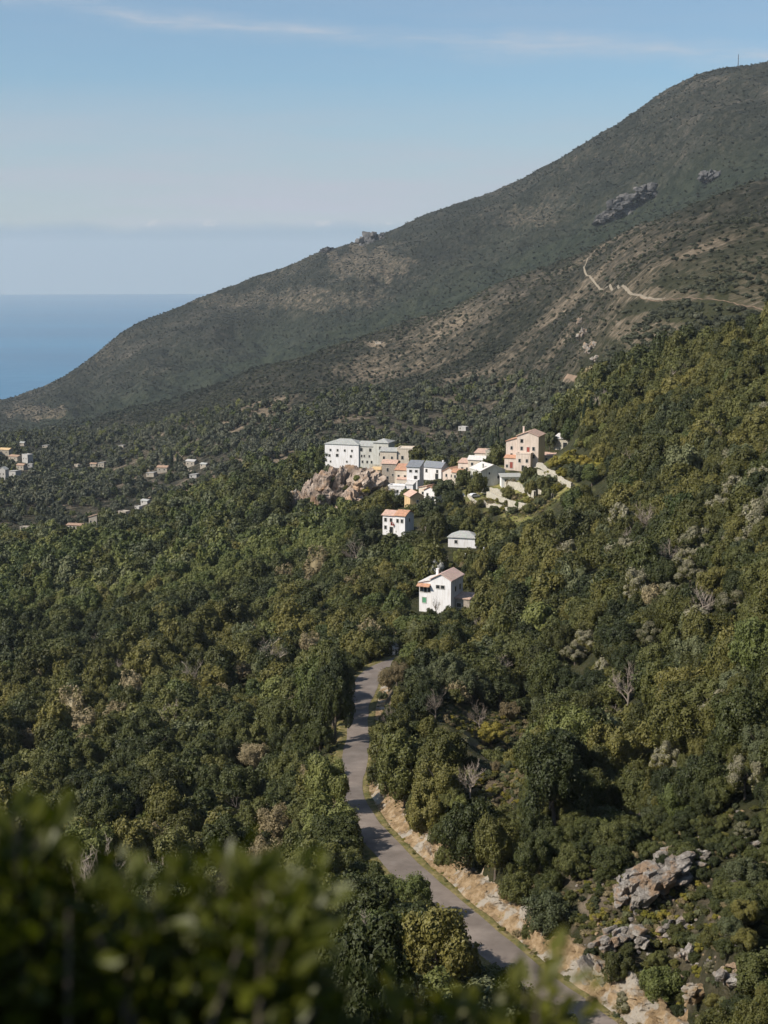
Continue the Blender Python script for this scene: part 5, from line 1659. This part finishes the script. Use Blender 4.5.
for k in range(1500):
    q = RNG.integers(0, nR)
    if k % 2:
        a_, d_ = R(RNG.uniform(6, 17)), RNG.uniform(76, 135)
        x, y = d_ * math.sin(a_), d_ * math.cos(a_)
    else:
        d_ = 2.4 + abs(RNG.normal()) * 0.35
        x, y = ROAD[q, 0] + RNORM[q, 0] * d_, ROAD[q, 1] + RNORM[q, 1] * d_
        if hb[q] < 1.5:
            continue
    z_ = float(H(x, y)[0])
    sz_ = RNG.uniform(.12, .34) if not k % 2 else RNG.uniform(.2, .8) * RNG.uniform(.5, 1.3)
    rows.append((x, y, z_ + .05, sz_, sz_, RNG.uniform(0, 6.28), st_[k % 3]))
tufts = []
TERR = [hit(u, v, 380) for u, v in [(495, 502), (507, 504), (520, 505), (532, 503), (545, 498), (556, 490), (566, 484), (515, 498), (500, 511), (520, 513), (540, 508)]]
for k in range(5200):
    if k >= 3800:
        q = TERR[k % len(TERR)]
        a_, d_ = RNG.uniform(0, 6.28), 5.5 * math.sqrt(RNG.uniform())
        x, y = q.x + d_ * math.cos(a_), q.y + d_ * math.sin(a_)
    elif k % 3 == 0:
        u, v, rad = CLEAR[RNG.integers(0, len(CLEAR))]
        p = CLP[(u, v)]
        a_, d_ = RNG.uniform(0, 6.28), rad * 1.25 * math.sqrt(RNG.uniform())
        x, y = p.x + d_ * math.cos(a_), p.y + d_ * math.sin(a_)
    elif k % 3 == 1:
        a_, d_ = R(RNG.uniform(5, 17)), RNG.uniform(76, 140)
        x, y = d_ * math.sin(a_), d_ * math.cos(a_)
    else:
        q = RNG.integers(0, nR)
        o_ = RNG.choice((-1, 1)) * (2.35 + abs(RNG.normal()) * 0.9 + bulge[q] * .8)
        x, y = ROAD[q, 0] + RNORM[q, 0] * o_, ROAD[q, 1] + RNORM[q, 1] * o_
    dr = road_near(np.array([x]), np.array([y]))[0][0]
    if dr < 2.2:
        continue
    z_ = max(float(H(x, y)[0]), -1e9)
    D = RNG.uniform(.35, 1.1) if k % 3 < 2 else RNG.uniform(.2, .6)
    kd_ = ('dry', 'yellow', 'grey', 'olive', 'olive', 'dry')[RNG.integers(0, 6)]
    ms = KINDS[kd_][2]
    tufts.append((x, y, z_ - .03, D, D * RNG.uniform(.5, .8), RNG.uniform(0, 6.28), ms[k % len(ms)]))
scatter_object('dry_grass', tufts, 'tufts of dry grass and low herbs on banks and clearings', 'grass')
scatter_object('rubble', rows, 'loose stones lying on the slope and along the road edge', 'rubble')
CRAG = [(338, 467, 512, 17, 9, 'rock_pink', 'steep pinkish crag directly under the white castle'), (316, 478, 514, 13, 9, 'rock_pink', 'orange stained rock face left of the crag'), (298, 488, 514, 10, 8, 'rock_grey', 'pale grey rock at the left foot of the crag'),
        (366, 468, 496, 12, 7, 'rock_pink', 'overgrown rock face under the castle terrace'), (351, 490, 515, 9, 7, 'rock_pink', 'lower pinkish rock below the crag'), (350, 465, 498, 15, 7, 'rock_pink', 'upright rock wall touching the castle foundations')]
CRV, CRF = [], []
for k, (u, vt, vb, w_, sy, mt, lb) in enumerate(CRAG):
    q = hit(u, vb, 300)
    r = math.hypot(q.x, q.y) + sy * .7
    p = P(u, (vt + vb) / 2 + 3, r)
    o = link('castle_crag', rock_mesh('castle_crag', 940 + k, w_ * .62, sy, (vb - vt) * r / F * .72, 48, 0.09, tilt=1.3, bs=(.22, .55)), M[mt])
    o.location = p
    a_ = R(random.uniform(-20, 20))
    o.rotation_euler = (0, 0, a_)
    cn, sn = math.cos(a_), math.sin(a_)
    CRV.append([(p.x + w.co.x * cn - w.co.y * sn, p.y + w.co.x * sn + w.co.y * cn, p.z + w.co.z) for w in o.data.vertices])
    CRF.append([tuple(f.vertices) for f in o.data.polygons])
    tag(o, lb, 'rock', 'rocks under the castle')
from mathutils.bvhtree import BVHTree
CRT = [BVHTree.FromPolygons(a, b) for a, b in zip(CRV, CRF)]
for k, (u, v, D, kd_, lb) in enumerate([(333, 479, 3.4, 'dark', 'dark bush clinging high on the left of the castle crag'), (346, 488, 3.0, 'olive', 'olive bush in the middle of the castle crag'), (357, 478, 3.6, 'green', 'green bush on the crag below the castle terrace'),
                                        (322, 497, 4.0, 'grey', 'grey green bush low on the left castle crag'), (341, 500, 4.2, 'dark', 'dark bush at the foot of the castle crag'), (366, 490, 3.8, 'yellow', 'yellow green bush at the right end of the crag'), (309, 500, 3.6, 'olive', 'olive bush on the crag left end')]):
    q = hit(u, 513, 300)
    r = math.hypot(q.x, q.y) + (-1.6 if v < 490 else -3.0)
    eye, dr = Vector((0, 0, CAMZ)), (P(u, v, 500) - Vector((0, 0, CAMZ))).normalized()
    ds = [h_[3] for h_ in (tr.ray_cast(eye, dr) for tr in CRT) if h_[0] is not None]
    p = eye + dr * (min(ds) - 0.2) if ds else P(u, v, r)
    t = empty('cliff_shrub', (p.x, p.y, p.z - D * .5), k * 1.3, (D, D, D * .85))
    tag(t, lb, 'shrub', 'shrubs on the castle crag')
    link('crown', KINDS[kd_][1][0], None, t)
    link('trunk', TRUNKS[k % 3], None, t)
FARROCK = [(344, 244, 3150, 50, 36, 34, 'rock_dark', 'dark crag breaking the far ridge line'), (373, 239, 3150, 44, 36, 38, 'rock_dark', 'higher right end of the dark ridge crag'), (328, 251, 3120, 20, 20, 14, 'rock_dark', 'low left end of the dark ridge crag'),
           (632, 206, 2300, 44, 34, 34, 'rock_dark', 'large dark cliff on the mountain flank'), (650, 196, 2320, 30, 26, 26, 'rock_dark', 'dark rock right above the mountain cliff'), (610, 218, 2280, 34, 24, 18, 'rock_dark', 'lower left foot of the mountain cliff'), (712, 178, 2350, 26, 22, 18, 'rock_dark', 'dark rock band right of the mountain cliff'),
           (584, 336, 800, 6, 5, 8, 'rock_grey', 'pale upper rock of the gully on the scrubby slope'), (591, 350, 780, 6, 5, 8, 'rock_grey', 'pale lower rock of the gully on the scrubby slope'), (581, 322, 830, 4, 4, 5, 'rock_grey', 'small top rock of the pale gully'),
           (596, 360, 760, 4, 4, 4, 'rock_grey', 'lowest pale rock in the gully above the trees')]
for k, (u, v, r, sx, sy, sz, mt, lb) in enumerate(FARROCK):
    p = hit(u, v, r * .75, r * 1.4)
    o = link('mountain_rock', rock_mesh('mountain_rock', 970 + k, sx, sy, sz, 46, 0.09, ICO3, bs=(.16, .42)), M[mt])
    o.location = (p.x, p.y, p.z - sz * ((.2 if u > 360 else 0) if r > 3000 else .05))
    o.rotation_euler = (0, R(random.uniform(-10, 10)), random.uniform(0, 6.28))
    tag(o, lb, 'rock', 'rocks on the mountain')

# ------------------------------------------------------------------ bush in front of the camera
def leafy_bush(name, label, shoots, base, seed, leaf=0.042, per=46, length=0.5):
    rng = np.random.default_rng(seed)
    root = empty(name, base)
    tag(root, label, 'bush', 'bushes in front of the camera')
    mb = MB()
    cs, ns, ts = [], [], []
    b0 = np.array(base)
    for tip in shoots:
        tip = np.array(tip)
        gx, gy = b0[0] + (tip[0] - b0[0]) * .35, b0[1] + (tip[1] - b0[1]) * .35
        g = np.array([gx, gy, float(H(gx, gy)[0]) - .05])
        mid = g * .45 + tip * .55 + rng.normal(size=3) * .08
        pl = [g, mid, tip]
        mb.tube([Vector(q - b0) for q in pl], [.012, .007, .002], 5)
        d = tip - mid
        d /= np.linalg.norm(d) + 1e-9
        ln = np.linalg.norm(tip - mid)
        f = rng.uniform(0, 1, per) ** 0.6
        ang = rng.uniform(0, 6.28, per)
        a = np.cross(d, [0.3, 0.2, 1])
        a /= np.linalg.norm(a) + 1e-9
        b_ = np.cross(d, a)
        rad = np.cos(ang)[:, None] * a + np.sin(ang)[:, None] * b_
        c = mid + d * (f * ln)[:, None] * 1.02 + rad * leaf * rng.uniform(.4, 1.6, per)[:, None]
        cs.append(c)
        tt = rad * .8 + d * .7 + rng.normal(size=(per, 3)) * .25
        ts.append(tt / np.linalg.norm(tt, axis=1)[:, None])
    c = np.vstack(cs) - b0
    t = np.vstack(ts)
    n = np.cross(t, rng.normal(size=t.shape))
    n /= np.linalg.norm(n, axis=1)[:, None]
    s = np.cross(n, t)
    k = len(c)
    L = (leaf * rng.uniform(.7, 1.3, k))[:, None]
    W = L * .27
    v = np.stack([c, c + t * L * .35 + s * W - n * W * .3, c + t * L * .75 + s * W * .75, c + t * L * 1.05 - n * L * .1, c + t * L * .75 - s * W * .75, c + t * L * .35 - s * W - n * W * .3], 1).reshape(-1, 3)
    i = np.arange(k)[:, None] * 6
    q = np.concatenate([i + np.array([[0, 1, 2, 3]]), i + np.array([[0, 3, 4, 5]])])
    mb.obj('branches', M['bark'], root)
    link('foliage', mesh_np('foliage', v, q), M['bush'], root)
    return root


rng = np.random.default_rng(5)
OUTL = ([-160, 0, 40, 80, 130, 170, 200, 235, 270, 300, 330, 365, 400, 440, 470], [838, 848, 868, 892, 922, 922, 898, 878, 894, 940, 988, 1015, 1035, 1050, 1070])
shoots = []
for k in range(330):
    u = rng.uniform(-170, 430)
    v = np.interp(u, *OUTL) + 16 + abs(rng.normal()) * 75 + 30 * float(vnoise(np.array([[u / 17.0, 0.5, 0.5]]), 6)[0]) + (0 if k % 3 else rng.uniform(0, 120)) + 22 * sstep(300, 380, u)
    shoots.append(P(u, v, rng.uniform(2.0, 3.3)))
for u, v in [(8, 778), (38, 806), (95, 826), (232, 826), (262, 836), (300, 852), (215, 842), (60, 830), (20, 795), (150, 862), (118, 848), (285, 850)]:
    for q in range(2):
        shoots.append(P(u + rng.uniform(-8, 8), v + 30 + rng.uniform(0, 14), rng.uniform(2.1, 2.6)))
leafy_bush('leafy_bush', 'dark green leafy bush close to the camera at the lower left, out of focus', shoots, (-0.45, 2.4, float(H(-0.45, 2.4)[0])), 11, leaf=0.046, per=46)
shoots = []
for u, v in [(545, 962), (560, 985), (530, 975), (520, 1000), (552, 1005), (500, 990), (470, 985), (450, 968), (430, 975), (410, 990), (540, 1020), (515, 1024), (480, 1012), (455, 1015), (420, 1020), (440, 1005), (565, 1010), (535, 990), (400, 1010), (465, 1030), (500, 1035), (430, 1040), (390, 985)]:
    shoots.append(P(u - 8 + rng.uniform(-6, 6), v + 14, rng.uniform(2.1, 2.6)))
leafy_bush('leafy_sprig', 'few blurred leafy twigs in front of the lower end of the road', shoots, (0.22, 2.35, float(H(0.22, 2.35)[0])), 12, leaf=0.05, per=24)
# unseen tree added beside the viewpoint to keep the bush in half shade
sx_, sy_ = -4.2, 0.6
t = empty('added_shade_tree', (sx_, sy_, float(H(sx_, sy_)[0]) - 0.2), 0.6, (4.6, 4.6, 3.72))
tag(t, 'unseen oak added left of the viewpoint to shade the leafy bush', 'tree', 'oaks on the slopes')
link('crown', KINDS['dark'][1][0], None, t)
link('trunk', TRUNKS[1], None, t)

# ------------------------------------------------------------------ light, sky, air
SUN_AZ, SUN_EL = R(-113), R(40)
sd_ = Vector((math.sin(SUN_AZ) * math.cos(SUN_EL), math.cos(SUN_AZ) * math.cos(SUN_EL), math.sin(SUN_EL)))
L = bpy.data.lights.new('sun', 'SUN')
L.energy = 5.0
L.angle = R(0.5)
L.color = (1.0, 0.93, 0.82)
lo = bpy.data.objects.new('sun', L)
C.objects.link(lo)
lo.rotation_euler = sd_.to_track_quat('Z', 'Y').to_euler()

W = bpy.data.worlds.new('World')
SC.world = W
W.use_nodes = True
nt = W.node_tree
bg = nt.nodes['Background']
sky = nt.nodes.new('ShaderNodeTexSky')
sky.sky_type = 'NISHITA'
sky.sun_disc = False
sky.sun_elevation = SUN_EL
sky.sun_rotation = SUN_AZ
sky.altitude = 300
sky.dust_density = 1.2
sky.ozone_density = 1.5
tc = nt.nodes.new('ShaderNodeTexCoord')
sx = nt.nodes.new('ShaderNodeSeparateXYZ')
nt.links.new(tc.outputs['Generated'], sx.inputs[0])
zc = math_n(nt, 'MAXIMUM', sx.outputs['Z'], 0.03)
cx = nt.nodes.new('ShaderNodeCombineXYZ')
nt.links.new(sx.outputs['X'], cx.inputs['X'])
nt.links.new(sx.outputs['Y'], cx.inputs['Y'])
nt.links.new(zc, cx.inputs['Z'])
nt.links.new(cx.outputs[0], sky.inputs['Vector'])
col = sky.outputs[0]


def mapped(scale, loc=(0, 0, 0)):
    mp = N(nt, 'ShaderNodeMapping')
    mp.inputs['Scale'].default_value = scale
    mp.inputs['Location'].default_value = loc
    nt.links.new(tc.outputs['Generated'], mp.inputs['Vector'])
    return mp.outputs[0]


# thin high cirrus
n1 = noise_tex(nt, mapped((2.2, 2.2, 22), (0.3, 0, 0)), 2.0, 7, 0.6)
c1 = ramp(nt, [(0.44, (0, 0, 0)), (0.72, (1, 1, 1))])
nt.links.new(n1.outputs[0], c1.inputs[0])
el = sx.outputs['Z']
band = ramp(nt, [(0.0, (.9, .9, .9)), (0.03, (.9, .9, .9)), (0.06, (.88, .88, .88)), (0.09, (.6, .6, .6)), (0.13, (.12, .12, .12)), (0.2, (.35, .35, .35)), (0.5, (0.2, 0.2, 0.2))])
nt.links.new(el, band.inputs[0])
veil = math_n(nt, 'ADD', math_n(nt, 'MULTIPLY', band.outputs[0], 0.62), math_n(nt, 'MULTIPLY', c1.outputs[0], math_n(nt, 'MULTIPLY', band.outputs[0], 0.5)))
SKYC = {'tint': (0.80, 1.02, 1.12), 'veil': (4.3, 4.62, 5.35), 'bank': (2.3, 3.45, 4.6)}
col = mix_rgb(nt, col, SKYC['tint'], 1.0, 'MULTIPLY')
col = mix_rgb(nt, col, SKYC['veil'], veil)
# one long streak of high cloud
ln_ = math_n(nt, 'ADD', math_n(nt, 'SUBTRACT', el, 0.157), math_n(nt, 'MULTIPLY', sx.outputs['X'], 0.075))
n4 = noise_tex(nt, mapped((7, 7, 20)), 1.5, 6, 0.6)
ln_ = math_n(nt, 'ADD', ln_, math_n(nt, 'MULTIPLY', math_n(nt, 'SUBTRACT', n4.outputs[0], 0.5), 0.03))
st_ = ramp(nt, [(0.0, (1, 1, 1)), (0.45, (0.35, 0.35, 0.35)), (1.0, (0, 0, 0))])
nt.links.new(math_n(nt, 'MULTIPLY', math_n(nt, 'ABSOLUTE', ln_), 90.0), st_.inputs[0])
n5 = noise_tex(nt, mapped((5, 5, 40), (4, 2, 0)), 2.0, 6, 0.65)
r5 = ramp(nt, [(0.35, (0, 0, 0)), (0.7, (1, 1, 1))])
nt.links.new(n5.outputs[0], r5.inputs[0])
col = mix_rgb(nt, col, (5.6, 5.6, 5.9), math_n(nt, 'MULTIPLY', math_n(nt, 'MULTIPLY', st_.outputs[0], r5.outputs[0]), 0.6))
# haze bank lying over the sea, with a few puffs on top of it
n2 = noise_tex(nt, mapped((16, 16, 16)), 1.6, 6, 0.6)
edge_ = math_n(nt, 'ADD', el, math_n(nt, 'MULTIPLY', math_n(nt, 'SUBTRACT', n2.outputs[0], 0.5), 0.010))
bk = ramp(nt, [(0.029, (1, 1, 1)), (0.034, (0, 0, 0))])
nt.links.new(edge_, bk.inputs[0])
col = mix_rgb(nt, col, SKYC['bank'], math_n(nt, 'MULTIPLY', bk.outputs[0], 0.85))
n6 = noise_tex(nt, mapped((30, 30, 60), (2, 1, 3)), 1.3, 5, 0.6)
pf = ramp(nt, [(0.55, (0, 0, 0)), (0.66, (1, 1, 1))])
nt.links.new(n6.outputs[0], pf.inputs[0])
pb = ramp(nt, [(0.0, (1, 1, 1)), (1.0, (0, 0, 0))])
nt.links.new(math_n(nt, 'MULTIPLY', math_n(nt, 'ABSOLUTE', math_n(nt, 'SUBTRACT', el, 0.0335)), 260.0), pb.inputs[0])
col = mix_rgb(nt, col, (6.6, 6.3, 6.1), math_n(nt, 'MULTIPLY', math_n(nt, 'MULTIPLY', pf.outputs[0], pb.outputs[0]), 0.8))
nt.links.new(col, bg.inputs['Color'])
bg.inputs['Strength'].default_value = 0.08

HAZE = True
if HAZE:
    hz_ = MB().box(-23000, 23000, -23000, 23000, -9.0, 800.0)
    m = bpy.data.materials.new('air')
    m.use_nodes = True
    nt = m.node_tree
    for n in list(nt.nodes):
        if n.type == 'BSDF_PRINCIPLED':
            nt.nodes.remove(n)
    pvn = nt.nodes.new('ShaderNodeVolumePrincipled')
    pvn.inputs['Density'].default_value = 3.6e-5
    pvn.inputs['Color'].default_value = (0.80, 0.90, 1.0, 1)
    nt.links.new(pvn.outputs[0], nt.nodes['Material Output'].inputs['Volume'])
    o = hz_.obj('haze', m)
    tag(o, 'thin pale haze in the air over sea and hills', 'haze', kind='stuff')

# ------------------------------------------------------------------ camera
cam = bpy.data.cameras.new('camera')
cam.sensor_fit = 'VERTICAL'
cam.sensor_height = 36
cam.lens = 50
cam.clip_start = 0.2
cam.clip_end = 60000
cam.dof.use_dof = True
cam.dof.focus_distance = 330
cam.dof.aperture_fstop = 2.4
co = bpy.data.objects.new('camera', cam)
C.objects.link(co)
co.location = (0, 0, CAMZ)
co.rotation_euler = (R(90) - PITCH, 0, 0)
SC.camera = co

SC.view_settings.view_transform = 'Standard'
SC.view_settings.look = 'None'
SC.view_settings.exposure = 0.46
SC.view_settings.gamma = 1.0
cy = SC.cycles
cy.max_bounces = 5
cy.diffuse_bounces = 2
cy.glossy_bounces = 2
cy.transmission_bounces = 2
cy.transparent_max_bounces = 4
cy.volume_bounces = 0
cy.use_denoising = True
cy.use_adaptive_sampling = True
cy.adaptive_threshold = 0.02
